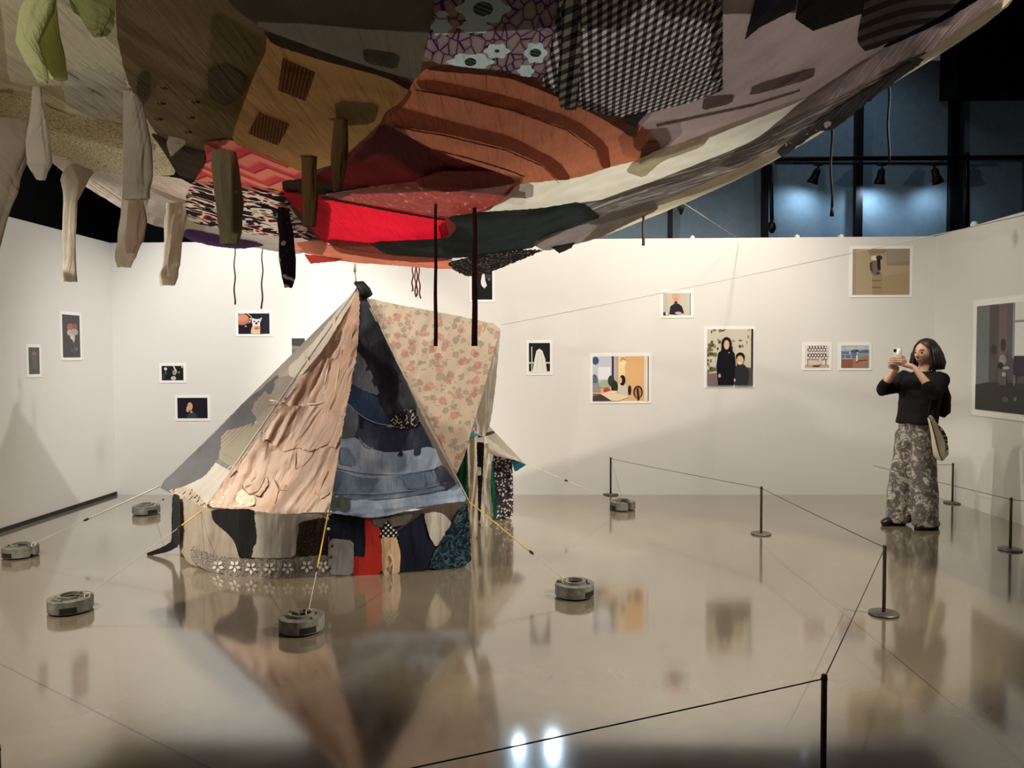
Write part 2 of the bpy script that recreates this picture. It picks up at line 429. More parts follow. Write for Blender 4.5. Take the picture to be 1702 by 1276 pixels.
def rail(name, u0, v0, u1, v1, y, r, label, cat='rail'):
    a, q = V3(u0, v0, y), V3(u1, v1, y)
    if name == 'lighting_truss': a, q = Vector((u0, y, V3(1150, 268, y).z)), Vector((u1, y, V3(1700, 261, y).z))
    bm = bmesh.new(); tube(bm, [a, q], r, 10)
    if name == 'lighting_track':
        for f_ in (.1, .9): h_ = a.lerp(q, f_); tube(bm, [h_, Vector((h_.x, 9.36, V3(1400, 264, 9.35).z))], .01, 8)
    o = link(name, bm, M_BLKMETAL); tag(o, label, cat)
rail('lighting_truss', -4.79, 0, 7.61, 0, 9.35, .028, 'long black pipe rail crossing the blue upper wall')
rail('lighting_track', 1288, 271, 1590, 272, 9.52, .016, 'short black lighting track carrying three spotlights', 'track')
rail('hanging_pipe', 1607, 254, 1607, 382, 9.35, .03, 'vertical black pipe below the truss at the far right', 'pipe')
rail('hanging_pipe', 1281, 274, 1283, 372, 9.35, .024, 'vertical black pipe left of the three spotlights', 'pipe')
spot((-1.2, 8.9, 5.0), (-1.2, 9.9, 3.0), 24, COOL, 120, 1, .1); spot((4.2, 8.6, 5.4), (4.2, 9.9, 3.0), 30, COOL, 120, 1, .1)  # added cool fills without fixtures, to lift the blue far wall
# the three spotlights
for (u, tilt, lab, W) in ((1360, -.35, 'black track spotlight nearest the canopy, aimed down left', 26), (1466, -.05, 'middle black track spotlight above brightest blue patch', 34), (1553, .45, 'black track spotlight beside the right mullion, aimed right', 16)):
    top = V3(u, 272, 9.52); rt = empty('track_spotlight', top, lab, 'spotlight', 'track spotlights on the far wall')
    bm = bmesh.new(); tube(bm, [(0, 0, 0), (0, 0, -.07)], .012); box(bm, (0, 0, -.01), (.10, .03, .03)); link('stem', bm, M_BLKMETAL, rt, True)
    bm = bmesh.new(); ax = Vector((math.sin(tilt), .25, -1)).normalized(); st = Vector((0, 0, -.06))
    tube(bm, [st, st+ax*.03, st+ax*.11, st+ax*.115, st+ax*.185], [.030, .042, .046, .052, .07], 16); link('lamp_head', bm, M_BLKMETAL, rt, True)
    spot(top+st+ax*.17+Vector((0, .05, 0)), top+st+ax*.2+Vector((math.sin(tilt)*.5, .42, -1)), W*1.1, COOL, 165, 1.0, .04)
bm = bmesh.new(); q = V3(1283, 375, 9.3); tube(bm, [q+Vector((0, 0, .07)), q+Vector((0, 0, .03)), q-Vector((0, 0, .03)), q-Vector((0, 0, .09))], [.01, .04, .05, .02], 10)
tag(link('cable_bundle', bm, M_BLKMETAL), 'black bundled cable end hanging at the back wall top', 'cable')
def strap(name, u, v0, v1, y, wpx, lab, tass=True):
    rt = empty(name, V3(u, v0, y), lab, 'strap'); bm = bmesh.new()
    pts = [V3(u+math.sin(i*1.1)*1.5, v0+(v1-v0)*i/8, y) for i in range(9)]
    tube(bm, pts, wpx*y/F/2, 6); link('webbing', bm, M_BLACK, rt)
    if tass:
        bm = bmesh.new(); tube(bm, [pts[-1], pts[-1]-Vector((0, 0, .02)), pts[-1]-Vector((0, 0, .055))], [.007, .011, .015], 8); link('tassel', bm, M_BLACK, rt)
strap('hanging_strap', 1382, 196, 345, 5.06, 4, 'dark hanging strap with tassel in front of the blue wall')
strap('hanging_strap', 1477, 136, 272, 4.86, 4, 'dark cord hanging from canopy edge to the middle spotlight', False)
M_WHITE = plain('white_plastic', (235, 235, 235), .4)
for (u, lab) in ((1157, 'leftmost tiny white clip on back wall top'), (1327, 'white clip on back wall top below the left spotlight'), (1398, 'small white clip on back wall top left of mullion')):
    P_ = CL+(CR-CL)*((u-193)/1355); bm = bmesh.new(); box(bm, (0, 0, .012), (.035, .05, .024)); tube(bm, [(0, 0, .02), (0, 0, .035)], .008)
    o = link('wall_clip', bm, M_WHITE, smooth=False); o.location = (P_.x, P_.y+.03, WH); tag(o, lab, 'clip', 'clips along the back wall top')
P_ = CR+dr*.62; bm = bmesh.new(); lathe(bm, [(.001, 0), (.03, .0), (.034, .02), (.02, .045), (.001, .05)], 16)
o = link('wall_clip', bm, M_WHITE); o.location = (P_.x+.03, P_.y, WH); tag(o, 'round white clip on the right wall top', 'clip')

# ================================================================== PHOTOGRAPHS ON THE WALLS
b = NB('photo_print'); at_ = b.n('ShaderNodeVertexColor', layer_name='Col'); M_PRINT = b.finish(at_.outputs[0], .45, 0, .3)
M_PAPER = plain('photo_paper', (248, 247, 244), .5, var=.01)
WALLS = {'back': (CL, CR), 'left': (LEnd, CL), 'right': (CR, REnd)}
def photo(lab, wall, u0, v0, u1, v1, bg, shapes, bd=.028, grp=None):
    a, q = WALLS[wall]; d = (q-a); d.z = 0; d.normalize(); n = Vector((d.y, -d.x, 0))
    pl = Plane(a, q, a+Vector((0, 0, 1)))
    P, _, _ = pl(np.array([u0, u0, u1], float), np.array([v0, v1, v0], float))
    s0 = (Vector(P[0])-a).dot(d); s1 = (Vector(P[2])-a).dot(d); z0, z1 = P[1][2], P[0][2]; W_, H_ = s1-s0, z1-z0
    O = a+d*s0; O.z = z0
    rt = empty('photograph', O+d*(W_/2), lab, 'photograph', grp)
    bm = bmesh.new(); m = Vector((O.x, O.y, 0))+d*(W_/2)+n*.003; box(bm, m+Vector((0, 0, (z0+z1)/2)), (W_+2*bd, .005, H_+2*bd), math.atan2(d.y, d.x))
    link('paper', bm, M_PAPER, rt, smooth=False)
    vs, fs, cols = [], [], []
    def add(poly, col, k):
        i = len(vs)
        for (s, t) in poly:
            s = min(1, max(0, s)); t = min(1, max(0, t)); p = O+d*(s*W_)+Vector((0, 0, (1-t)*H_))+n*(.0062+.0003*k); vs.append(p)
        fs.append(list(range(i, len(vs)))); cols.append(lin(col))
    add([(0, 1), (1, 1), (1, 0), (0, 0)], bg, 0)
    k = 1
    for s in shapes:
        if s[0] == 'e': add([(s[1]+s[3]*math.cos(x), s[2]+s[4]*math.sin(x)) for x in [2*math.pi*-i/18 for i in range(18)]], s[5], k)
        elif s[0] == 'r': add([(s[1], s[4]), (s[3], s[4]), (s[3], s[2]), (s[1], s[2])], s[5], k)
        elif s[0] == 'p': add(s[1], s[2], k)
        elif s[0] == 'l':
            (x0, y0, x1, y1, w_) = s[1:6]; L = math.hypot(x1-x0, y1-y0); nx, ny = -(y1-y0)/L*w_/2, (x1-x0)/L*w_/2
            add([(x0+nx, y0+ny), (x1+nx, y1+ny), (x1-nx, y1-ny), (x0-nx, y0-ny)], s[6], k)
        k += 1
    o = link('print', (vs, fs), M_PRINT, rt, smooth=False); me = o.data
    ca = me.color_attributes.new('Col', 'FLOAT_COLOR', 'CORNER')
    for p in me.polygons:
        for li in p.loop_indices: ca.data[li].color = cols[p.index]
    return rt
rp = random.Random(3)
photo('small grey portrait photograph, nearest the frame edge on the left wall', 'left', 46, 577, 64, 622, (92, 92, 88), [('e', .5, .3, .3, .15, (120, 96, 84)), ('r', .35, .25, .7, .8, (110, 105, 98)), ('e', .5, .22, .2, .08, (140, 120, 108))])
photo('tall grey photograph with pink and white flowers, on the left wall', 'left', 102, 522, 131, 594, (74, 74, 76), [('l', .6, .5, .7, .9, .05, (92, 98, 84)), ('e', .45, .3, .2, .1, (170, 110, 100)), ('e', .72, .27, .13, .08, (150, 90, 84)), ('e', .4, .42, .16, .07, (200, 178, 172)), ('e', .68, .4, .2, .08, (186, 168, 160)), ('e', .55, .52, .14, .06, (214, 200, 194)), ('p', [(.5, .55), (.7, .55), (.62, .66)], (206, 200, 190)), ('e', .75, .8, .1, .05, (104, 110, 112)), ('e', .5, .84, .1, .04, (96, 100, 100))])
photo('photograph of a small white dog beside a tan balloon, back wall', 'back', 396, 521, 448, 555, (26, 22, 34), [('e', .12, .28, .24, .28, (196, 124, 92)), ('e', .14, .22, .16, .16, (214, 146, 110)), ('l', .3, 0, .44, .18, .025, (225, 205, 205)), ('l', .44, .18, .33, .5, .02, (200, 150, 150)), ('e', .4, .26, .025, .04, (235, 220, 220)), ('e', .38, .4, .025, .035, (235, 215, 215)), ('e', .24, .62, .035, .03, (210, 200, 205)),
  ('p', [(.44, .22), (.52, .26), (.64, .28), (.76, .2), (.76, .28), (.7, .44), (.7, .62), (.47, .62), (.44, .42)], (226, 222, 228)), ('e', .72, .28, .03, .06, (190, 165, 170)), ('e', .52, .39, .03, .035, (50, 40, 46)), ('e', .65, .4, .03, .035, (46, 44, 40)), ('e', .585, .48, .04, .055, (40, 52, 44)), ('p', [(.46, .6), (.7, .6), (.71, 1), (.48, 1), (.4, .96), (.42, .76)], (232, 190, 160)), ('e', .6, .72, .09, .07, (176, 122, 78)), ('r', .7, .8, .78, 1, (66, 20, 22))])
photo('small black and white photograph with a white bent arm, back wall left', 'back', 269, 608, 305, 632, (22, 22, 22), [('e', .18, .2, .07, .1, (225, 225, 225)), ('r', .15, .3, .22, .6, (90, 90, 90)), ('l', .55, 0, .68, .4, .06, (225, 225, 225)), ('l', .68, .4, .6, .62, .06, (200, 200, 200)), ('e', .58, .45, .08, .2, (150, 150, 150)), ('e', .54, .85, .12, .14, (190, 190, 190)), ('e', .95, .08, .04, .07, (200, 200, 200)), ('e', .8, .45, .05, .08, (120, 120, 120)), ('e', .1, .7, .1, .2, (48, 48, 48))])
photo('dark photograph of a person drinking, lower left of the back wall', 'back', 295, 661, 345, 695, (20, 16, 30), [('p', [(.3, 1), (.36, .78), (.48, .64), (.62, .76), (.66, 1)], (44, 66, 70)), ('e', .42, .34, .15, .24, (18, 14, 16)), ('e', .42, .42, .09, .2, (220, 160, 130)), ('e', .34, .6, .05, .1, (225, 160, 130)), ('r', .31, .44, .36, .6, (210, 190, 180)), ('e', .46, .68, .04, .06, (205, 150, 122))])
photo('grey abstract photograph half hidden behind the tent left edge', 'back', 485, 562, 545, 622, (120, 118, 114), [('p', [(0, 0), (1, 0), (1, .1), (.5, .25), (0, .2)], (56, 54, 54)), ('e', .5, .03, .14, .12, (220, 216, 208)), ('p', [(0, .32), (.4, .26), (1, .3), (1, 1), (0, 1)], (96, 94, 92))])
photo('tall black photograph with a white mask shape below the canopy hem', 'back', 784, 440, 818, 498, (20, 20, 22), [('p', [(.5, .3), (.62, .24), (.66, .45), (.74, .6), (.62, .68), (.48, .6), (.44, .5)], (232, 232, 234)), ('e', .8, .34, .16, .07, (60, 60, 62)), ('e', .85, .42, .06, .04, (110, 110, 112))])
photo('photograph of a white sheeted ghost figure on black, back wall', 'back', 879, 570, 914, 619, (28, 30, 32), [('l', .14, .12, .14, 1, .05, (205, 205, 200)), ('r', 0, .64, .24, .7, (190, 190, 185)), ('r', .8, .64, 1, .7, (190, 190, 185)), ('p', [(.16, 1), (.28, .5), (.36, .26), (.5, .19), (.64, .26), (.78, .55), (.86, 1)], (232, 232, 222)), ('l', .44, .4, .36, 1, .02, (206, 206, 198)), ('l', .6, .4, .68, 1, .02, (208, 208, 200)), ('e', .5, .34, .03, .03, (196, 196, 188)), ('r', 0, .96, 1, 1, (240, 240, 236))])
photo('large photograph of a woman at a cafe table by a window, back wall', 'back', 985, 592, 1078, 666, (232, 186, 130), [('r', .0, 0, .36, .6, (205, 208, 218)), ('e', .05, .1, .06, .09, (70, 84, 120)), ('r', .1, .24, .32, .52, (238, 238, 244)), ('e', .03, .6, .07, .2, (92, 110, 140)), ('r', .34, 0, .38, .5, (70, 60, 82)), ('r', .38, 0, .41, .55, (200, 188, 205)), ('r', .41, 0, .46, .8, (190, 180, 150)), ('r', .46, 0, .58, .95, (248, 222, 170)), ('e', .54, .09, .05, .07, (226, 150, 120)), ('e', .55, .15, .05, .06, (250, 240, 190)), ('r', .92, 0, 1, 1, (236, 228, 214)), ('r', .985, 0, 1, 1, (60, 56, 50)),
  ('r', 0, .6, .14, .8, (150, 152, 158)), ('e', .22, .62, .11, .09, (170, 186, 160)), ('e', .33, .55, .06, .12, (54, 66, 62)), ('e', .39, .68, .06, .14, (44, 48, 42)), ('r', 0, .84, .14, 1, (120, 108, 104)), ('e', .25, .76, .06, .06, (206, 70, 84)), ('p', [(.14, .84), (.3, .78), (.68, .9), (.46, 1), (.34, 1)], (244, 222, 186)), ('p', [(0, .9), (.14, .85), (.34, 1), (0, 1)], (76, 60, 70)), ('p', [(.46, .82), (.49, .62), (.58, .6), (.63, .74), (.63, .88), (.5, .84)], (212, 208, 200)), ('e', .53, .54, .055, .12, (34, 18, 24)), ('e', .495, .54, .03, .07, (236, 190, 160)), ('e', .66, .76, .03, .11, (52, 26, 30)), ('e', .81, .8, .085, .14, (66, 36, 30)), ('e', .81, .82, .06, .12, (196, 140, 92)), ('l', .8, .72, .82, .98, .04, (60, 32, 32)), ('e', .38, .8, .06, .03, (240, 232, 226))])
photo('small photograph of a bald man seated in a dark shirt, back wall', 'back', 1102, 487, 1148, 524, (206, 200, 184), [('r', 0, 0, .16, 1, (196, 190, 176)), ('e', .44, .2, .24, .34, (224, 190, 168)), ('e', .46, .16, .14, .2, (214, 172, 150)), ('r', .9, 0, 1, 1, (206, 204, 196)), ('r', .97, 0, .99, 1, (70, 66, 60)), ('p', [(.22, .95), (.26, .6), (.4, .48), (.56, .48), (.68, .6), (.76, .9), (.5, .98)], (34, 38, 50)), ('e', .46, .34, .075, .13, (206, 160, 132)), ('e', .46, .43, .06, .06, (70, 54, 44)), ('e', .55, .9, .12, .06, (220, 176, 150)), ('r', 0, .86, .2, 1, (66, 54, 52)), ('e', .14, .92, .05, .08, (230, 225, 220))])
sh = [('e', rp.uniform(0, 1), rp.uniform(0, .35), rp.uniform(.01, .04), rp.uniform(.01, .03), rp.choice([(120, 124, 84), (88, 94, 66), (160, 160, 110)])) for _ in range(26)]
sh += [('e', rp.uniform(0, .17), rp.uniform(.2, .76), rp.uniform(.01, .05), rp.uniform(.01, .03), rp.choice([(110, 116, 78), (74, 78, 56), (150, 150, 104)])) for _ in range(24)]
sh += [('r', .96, 0, 1, .7, (46, 40, 36)), ('p', [(0, .8), (.2, .78), (.26, 1), (0, 1)], (128, 112, 114)), ('p', [(.86, .68), (1, .7), (1, 1), (.84, 1)], (92, 78, 72)),
  ('p', [(.24, 1), (.2, .66), (.24, .42), (.34, .36), (.52, .36), (.6, .44), (.63, .7), (.58, 1)], (20, 20, 28)), ('e', .42, .27, .115, .13, (24, 20, 22)), ('p', [(.31, .3), (.53, .3), (.56, .4), (.3, .4)], (22, 18, 20)), ('e', .42, .28, .06, .085, (228, 186, 172)), ('e', .475, .42, .012, .01, (220, 220, 220)), ('e', .27, .83, .03, .035, (206, 170, 150)),
  ('p', [(.6, 1), (.6, .7), (.66, .63), (.8, .63), (.9, .72), (.92, .85), (.88, 1)], (46, 48, 56)), ('e', .72, .5, .1, .085, (28, 24, 22)), ('e', .715, .555, .075, .085, (230, 182, 144)), ('e', .71, .6, .035, .015, (250, 236, 224)), ('e', .6, .91, .02, .03, (220, 180, 150))]
photo('large photograph of two people in black before leafy wallpaper, back wall', 'back', 1175, 547, 1251, 640, (212, 206, 186), sh)
sh = [('r', .0, 0, .08, 1, (232, 220, 212)), ('r', .1, .02, .9, .62, (48, 38, 42)), ('r', .1, .6, .66, .9, (222, 206, 196)), ('r', .0, .86, 1, 1, (206, 176, 136)), ('l', .11, .6, .11, .9, .03, (150, 100, 70)), ('l', .86, .6, .86, .9, .03, (70, 50, 44)), ('e', .46, .93, .17, .035, (40, 30, 26))]
for iy in range(5):
    for ix in range(7): sh.append(('e', .14+.12*ix+(.06 if iy % 2 else 0)-.02, .08+.12*iy, .05+.008*((ix*3+iy) % 3-1), .056, (236, 226, 222)))
sh += [('e', .6, .6, .07, .07, (214, 196, 190)), ('r', .56, .6, .66, .84, (226, 212, 204))]
photo('small photograph of a black and white patterned cloth over legs, back wall', 'back', 1338, 574, 1378, 611, (236, 228, 222), sh)
photo('small seaside photograph of a figure at a promenade railing, back wall', 'back', 1398, 574, 1444, 611, (176, 190, 206), [('e', .35, .12, .18, .06, (212, 206, 204)), ('e', .7, .1, .16, .06, (200, 212, 222)), ('r', 0, .26, 1, .58, (104, 124, 150)), ('e', .5, .26, .16, .07, (84, 98, 112)), ('e', .92, .26, .24, .06, (96, 108, 118)), ('r', .6, .34, 1, .62, (140, 158, 160)), ('e', .31, .32, .025, .05, (240, 240, 240)), ('r', 0, .6, 1, 1, (150, 98, 84)), ('p', [(.42, .62), (1, .46), (1, 1), (.42, 1)], (170, 128, 106)), ('l', .0, .6, .4, .6, .02, (214, 216, 218)), ('l', .0, .4, .36, .4, .02, (200, 206, 212)), ('l', .13, .4, .13, .6, .02, (214, 218, 222)), ('l', .36, .4, .36, .6, .02, (214, 218, 222)), ('l', .6, .7, .92, .66, .03, (70, 52, 46)), ('e', .56, .58, .035, .18, (226, 228, 226)), ('e', .56, .26, .03, .04, (40, 34, 34)), ('e', .575, .33, .03, .05, (220, 200, 190)), ('r', .55, .7, .58, .78, (80, 50, 42))])
photo('beige photograph of a seated bundled figure high on the back wall', 'back', 1417, 414, 1512, 490, (176, 158, 130), [('p', [(.25, 0), (.6, 0), (.56, .1), (.3, .14)], (150, 132, 106)), ('p', [(.58, 0), (1, 0), (1, .3), (.6, .33)], (156, 146, 130)), ('p', [(.6, .3), (1, .27), (1, .36), (.6, .36)], (146, 134, 110)), ('r', 0, 0, .06, 1, (164, 150, 128)), ('r', .35, .55, .52, 1, (158, 142, 110)), ('p', [(.52, .6), (1, .5), (1, 1), (.52, 1)], (168, 148, 116)), ('p', [(.3, .3), (.36, .25), (.46, .25), (.48, .5), (.46, .58), (.35, .56), (.3, .44)], (122, 108, 98)), ('p', [(.3, .3), (.34, .27), (.35, .5), (.31, .46)], (84, 66, 48)), ('e', .38, .2, .06, .055, (222, 216, 196)), ('e', .46, .19, .055, .05, (46, 50, 42)), ('p', [(.42, .22), (.48, .2), (.49, .46), (.44, .46)], (36, 34, 30)), ('e', .45, .53, .045, .012, (40, 34, 26)), ('l', .34, .69, .5, .69, .012, (104, 90, 64)), ('l', .34, .84, .5, .84, .012, (104, 90, 64))])
photo('very large dark photograph of flowers by a window, on the right wall', 'right', 1625, 509, 1745, 680, (86, 82, 82), [('p', [(0, 0), (.22, 0), (.2, .74), (0, .76)], (112, 120, 120)), ('p', [(.2, 0), (.34, 0), (.34, .75), (.2, .75)], (84, 80, 78)), ('p', [(.34, 0), (.46, 0), (.46, .75), (.34, .75)], (112, 98, 94)), ('r', .46, 0, .56, .7, (94, 92, 100)), ('r', .54, .0, .57, .5, (140, 150, 170)), ('r', .57, 0, 1, .48, (226, 228, 222)), ('r', .57, .16, 1, .18, (150, 150, 146)), ('p', [(0, .76), (.2, .73), (1, .72), (1, 1), (0, 1)], (52, 51, 50)), ('e', .27, .42, .04, .05, (58, 52, 52)), ('e', .41, .38, .035, .06, (58, 50, 48)), ('e', .41, .52, .05, .05, (170, 166, 162)), ('e', .38, .57, .045, .03, (44, 38, 38)), ('e', .46, .59, .05, .015, (190, 186, 180)), ('r', .37, .62, .47, .75, (104, 100, 96)), ('e', .43, .65, .03, .02, (186, 184, 178)), ('r', .57, .48, 1, .66, (44, 44, 54)), ('e', .58, .7, .02, .05, (130, 126, 122)), ('e', .46, .88, .05, .025, (92, 92, 92)), ('e', .6, .87, .02, .02, (120, 120, 120))], bd=.06)

# ================================================================== WEIGHTS, STANCHIONS, ROPES
M_CONC = NB('grey_painted_iron'); b = M_CONC
M_CONC = b.finish(b.ramp(b.noise(b.uv(obj=True), 16, 5, .3), [(.3, (92, 90, 82)), (.55, (124, 122, 112)), (.75, (150, 146, 134))]), .55, .1, .4, nrm=b.bump(b.noise(b.uv(obj=True), 60, 4), .003))
M_DARKIRON = plain('worn_black_iron', (40, 38, 34), .5, .3)
M_STEEL = plain('brushed_grey_steel', (112, 108, 102), .38, .75)
M_STEELD = plain('dark_bronze_steel', (84, 76, 68), .42, .6)
def make_weight():
    rt = bpy.data.objects.new('floor_weight', None); C.objects.link(rt); LOC[rt.name] = Vector((0, 0, 0))
    R, H, hw, rc = .122, .082, .02, .05
    a0 = math.asin(hw/R); a1 = math.asin(hw/rc)
    pts = [(R*math.cos(a), R*math.sin(a)) for a in np.linspace(a0, 2*math.pi-a0, 44)] + [(rc*math.cos(a), rc*math.sin(a)) for a in np.linspace(2*math.pi-a1, a1, 18)]
    bm = bmesh.new(); extrude_outline(bm, pts, 0.012, H)
    bmesh.ops.bevel(bm, geom=[e for e in bm.edges if abs(e.verts[0].co.z-e.verts[1].co.z) < 1e-5], offset=.005, segments=2, affect='EDGES', profile=.6)
    link('body', bm, M_CONC, rt, True, smooth=False)
    bm = bmesh.new(); q = [(.1*x/R, .1*y/R) for x, y in pts[:44]]+[(rc*1.0*math.cos(a), rc*math.sin(a)) for a in np.linspace(2*math.pi-a1, a1, 18)]
    extrude_outline(bm, q, 0, .014); link('foot', bm, M_DARKIRON, rt, True, smooth=False)
    def arc(r0, r1, t0, t1, n=20): return [(r1*math.cos(a), r1*math.sin(a)) for a in np.linspace(t0, t1, n)]+[(r0*math.cos(a), r0*math.sin(a)) for a in np.linspace(t1, t0, n)]
    bm = bmesh.new(); extrude_outline(bm, arc(.054, .070, .55, 5.4), H, H+.016); link('raised_ring', bm, M_CONC, rt, True, smooth=False)
    bm = bmesh.new(); extrude_outline(bm, arc(.082, .098, 3.0, 4.3), H, H+.01); link('raised_rib', bm, M_CONC, rt, True, smooth=False)
    for t0 in (2.3, 4.35):
        bm = bmesh.new(); extrude_outline(bm, arc(.10, R+.0012, t0, t0+.75, 10), .016, .05); link('painted_recess', bm, M_DARKIRON, rt, True, smooth=False)  # no recess is cut; a dark block gives the look of its shade
    return rt
def copy_tree(o, parent=None):
    c_ = o.copy(); C.objects.link(c_); c_.parent = parent
    for ch in list(o.children): copy_tree(ch, c_)
    return c_
proto = make_weight(); WT = {}
for i, (key, u, v, rz, lab) in enumerate((('front', 493, 1058, 2.6, 'round slotted grey weight in front of the denim tent panel'), ('right', 957, 998, 2.9, 'round slotted grey weight on the lit floor right of tent front'), ('leftfront', 101, 1024, .4, 'greenish grey weight alone on bright floor at lower left'),
      ('left', 20, 930, -.3, 'grey weight cut by the left frame edge near left wall'), ('backleft', 235, 857, .9, 'grey weight in front of the back wall left of tent'), ('backright', 1037, 850, 5.2, 'split grey weight beside the stanchion right behind tent'))):
    o = proto if i == 0 else copy_tree(proto)
    p = ground(u, v); o.location = (p.x, p.y+.10, 0); o.rotation_euler = (0, 0, rz); tag(o, lab, 'weight', 'round slotted floor weights'); WT[key] = Vector(o.location)
    if key == 'leftfront': WT[key] = Vector(o.location)
def make_stanchion():
    rt = bpy.data.objects.new('barrier_stanchion', None); C.objects.link(rt); LOC[rt.name] = Vector((0, 0, 0))
    bm = bmesh.new(); lathe(bm, [(.001, 0), (.079, 0), (.082, .003), (.082, .011), (.079, .014), (.012, .016), (.001, .016)], 40); link('base', bm, M_STEEL, rt, True)
    bm = bmesh.new(); lathe(bm, [(.001, .015), (.010, .015), (.010, .40), (.009, .403), (.001, .404)], 16); link('post', bm, M_STEELD, rt, True)
    bm = bmesh.new(); lathe(bm, [(.0035, .384), (.0112, .385), (.0112, .391), (.0035, .392)], 16); link('rope_groove', bm, M_BLKMETAL, rt, True)
    return rt
proto = make_stanchion(); ST = {}
SG = 'low rope barrier stanchions'
for i, (key, pos, lab) in enumerate((('front', None, 'nearest low stanchion, its base below the frame'), ('mid', ground(1469, 1021), 'low stanchion standing in front of the woman'), ('b', ground(1265, 888), 'low stanchion on the open floor right of the tent'),
      ('c', ground(1015, 822), 'low stanchion against the back wall beside a weight'), ('d', ground(1583, 836), 'low stanchion in the right corner behind the woman'), ('e', ground(1679, 914), 'low stanchion at the right frame edge by right wall'), ('f', None, 'low stanchion cut off by the lower left frame edge'), ('g', None, 'low stanchion far right outside frame'))):
    if key == 'front':
        d = rays(1370, 1120); t = (.404-HCAM)/d[2]; pos = Vector((ORG+d*t).tolist()); pos.z = 0
    if key == 'f':
        d = rays(-6, 1237); t = (.404-HCAM)/d[2]; pos = Vector((ORG+d*t).tolist()); pos.z = 0
    if key == 'g': continue
    o = proto if i == 0 else copy_tree(proto); o.location = (pos.x, pos.y, 0); tag(o, lab, 'stanchion', SG); ST[key] = Vector(o.location)
_d = rays(690, 1273); _e = Vector((ORG+_d*((.388-HCAM)/_d[2])).tolist()); _e.z = 0; ST['offl'] = ST['front']+(_e-ST['front'])*1.5; ST['offr'] = ground(1800, 845)
M_ROPE = plain('dark_elastic_cord', (46, 40, 34), .8); M_WROPE = plain('pale_cord', (196, 188, 170), .8); M_YROPE = plain('yellow_cord', (214, 176, 66), .7)
def rope(name, a, q, r, mat, lab, sag=0.0, cat='rope', grp=None, n=14):
    pts = [a.lerp(q, i/n)-Vector((0, 0, 4*sag*(i/n)*(1-i/n))) for i in range(n+1)]
    bm = bmesh.new(); tube(bm, pts, r, 6); o = link(name, bm, mat); return tag(o, lab, cat, grp)
UPV = Vector((0, 0, .388)); RG = 'barrier ropes between stanchions'
for a, q, lab in (('c', 'b', 'thin barrier rope from back wall stanchion to the next'), ('b', 'mid', 'thin barrier rope sloping toward the stanchion before the woman'), ('mid', 'front', 'thin barrier rope descending to the nearest stanchion'), ('front', 'offl', 'thin dark barrier rope crossing the bottom of the picture')):
    rope('barrier_rope', ST[a]+UPV, ST[q]+UPV, .0022, M_ROPE, lab, .004, 'rope', RG)
rope('barrier_rope', ST['d']+UPV, ST['d']+UPV+Vector((-.42, .05, 0)), .0022, M_ROPE, 'thin barrier rope behind the woman reaching the corner stanchion', .004, 'rope', RG)
rope('barrier_rope', ST['e']+UPV, ST['d']+UPV+Vector((-.75, .1, -.02)), .0022, M_ROPE, 'thin barrier rope running from right edge stanchion behind woman', .004, 'rope', RG)
rope('barrier_rope', ST['e']+UPV, ST['e']+UPV+Vector((.4, -.35, 0)), .0022, M_ROPE, 'thin barrier rope leaving the frame at the right edge', .004, 'rope', RG)
rope('barrier_rope', ST['f']+UPV, ST['f']+UPV+Vector((-.4, .3, 0)), .0022, M_ROPE, 'thin barrier rope leaving the frame at the left edge', .004, 'rope', RG)

# ================================================================== THE PATCHWORK TENT
AP = V3(596, 478, 6.1); E1 = V3(265, 808, 6.25); E2 = V3(345, 842, 5.45); E3 = V3(547, 853, 5.15); E4 = V3(778, 833, 5.45); E5 = V3(872, 770, 6.9)
E6 = Vector((-.45, 7.45, .45)); E7 = Vector((-2.3, 7.35, .45)); CN = V3(833, 540, 5.9)
tent = empty('patchwork_tent', Vector((-1.25, 6.1, 0)), 'pointed patchwork tent sewn from old clothes with denim and pink satin panels', 'tent')
S_L = Plane(AP, E1, E2, .10); S_P = Plane(AP, E2, E3, .09); S_D = Plane(AP, E3, E4, .10); S_F = Plane(AP, E4, CN, .05)
gus, gvs = [240, 290, 312, 345, 400, 470, 545, 640, 700, 782, 900], [920, 922, 938, 948, 956, 960, 957, 953, 948, 940, 940]
S_SK = Drape(gus, [ground(a, b_).y for a, b_ in zip(gus, gvs)])
# materials
m_palecot = cloth_mat('pale_cotton', (200, 193, 181), .35, folds=18, fdir=70); m_greyblue = cloth_mat('grey_blue_cotton', (98, 98, 101), .3)
m_lavgrey = cloth_mat('lavender_grey_cotton', (148, 139, 131), .35); m_stripe = pattern_mat('beige_pinstripe', stripes(9, (140, 134, 118), (154, 148, 132), 30), .3)
m_satin = cloth_mat('pink_satin', (172, 141, 117), .12, .28, folds=9, fdir=75, fst=.006, spec=.7)
m_satin2 = cloth_mat('pale_satin', (222, 200, 174), .2, .34, folds=20, fdir=10, fst=.006, spec=.5)
m_blkden = pattern_mat('black_denim', denim((16, 17, 22), (30, 31, 38), (72, 74, 82)), .0, .8); m_dkden = pattern_mat('dark_denim', denim((26, 30, 42), (48, 54, 70), (92, 98, 112)), 0, .8)
m_navden = pattern_mat('navy_denim', denim((30, 44, 66), (46, 62, 86), (72, 90, 112)), 0, .8); m_midden = pattern_mat('mid_blue_denim', denim((66, 82, 102), (98, 116, 136), (150, 166, 180)), 0, .8)
m_ltden = pattern_mat('light_denim', denim((98, 116, 138), (142, 160, 178), (196, 206, 214)), 0, .8, 18, 60, .004); m_grden = pattern_mat('grey_denim', denim((70, 76, 82), (98, 104, 110), (130, 136, 140)), 0, .8)
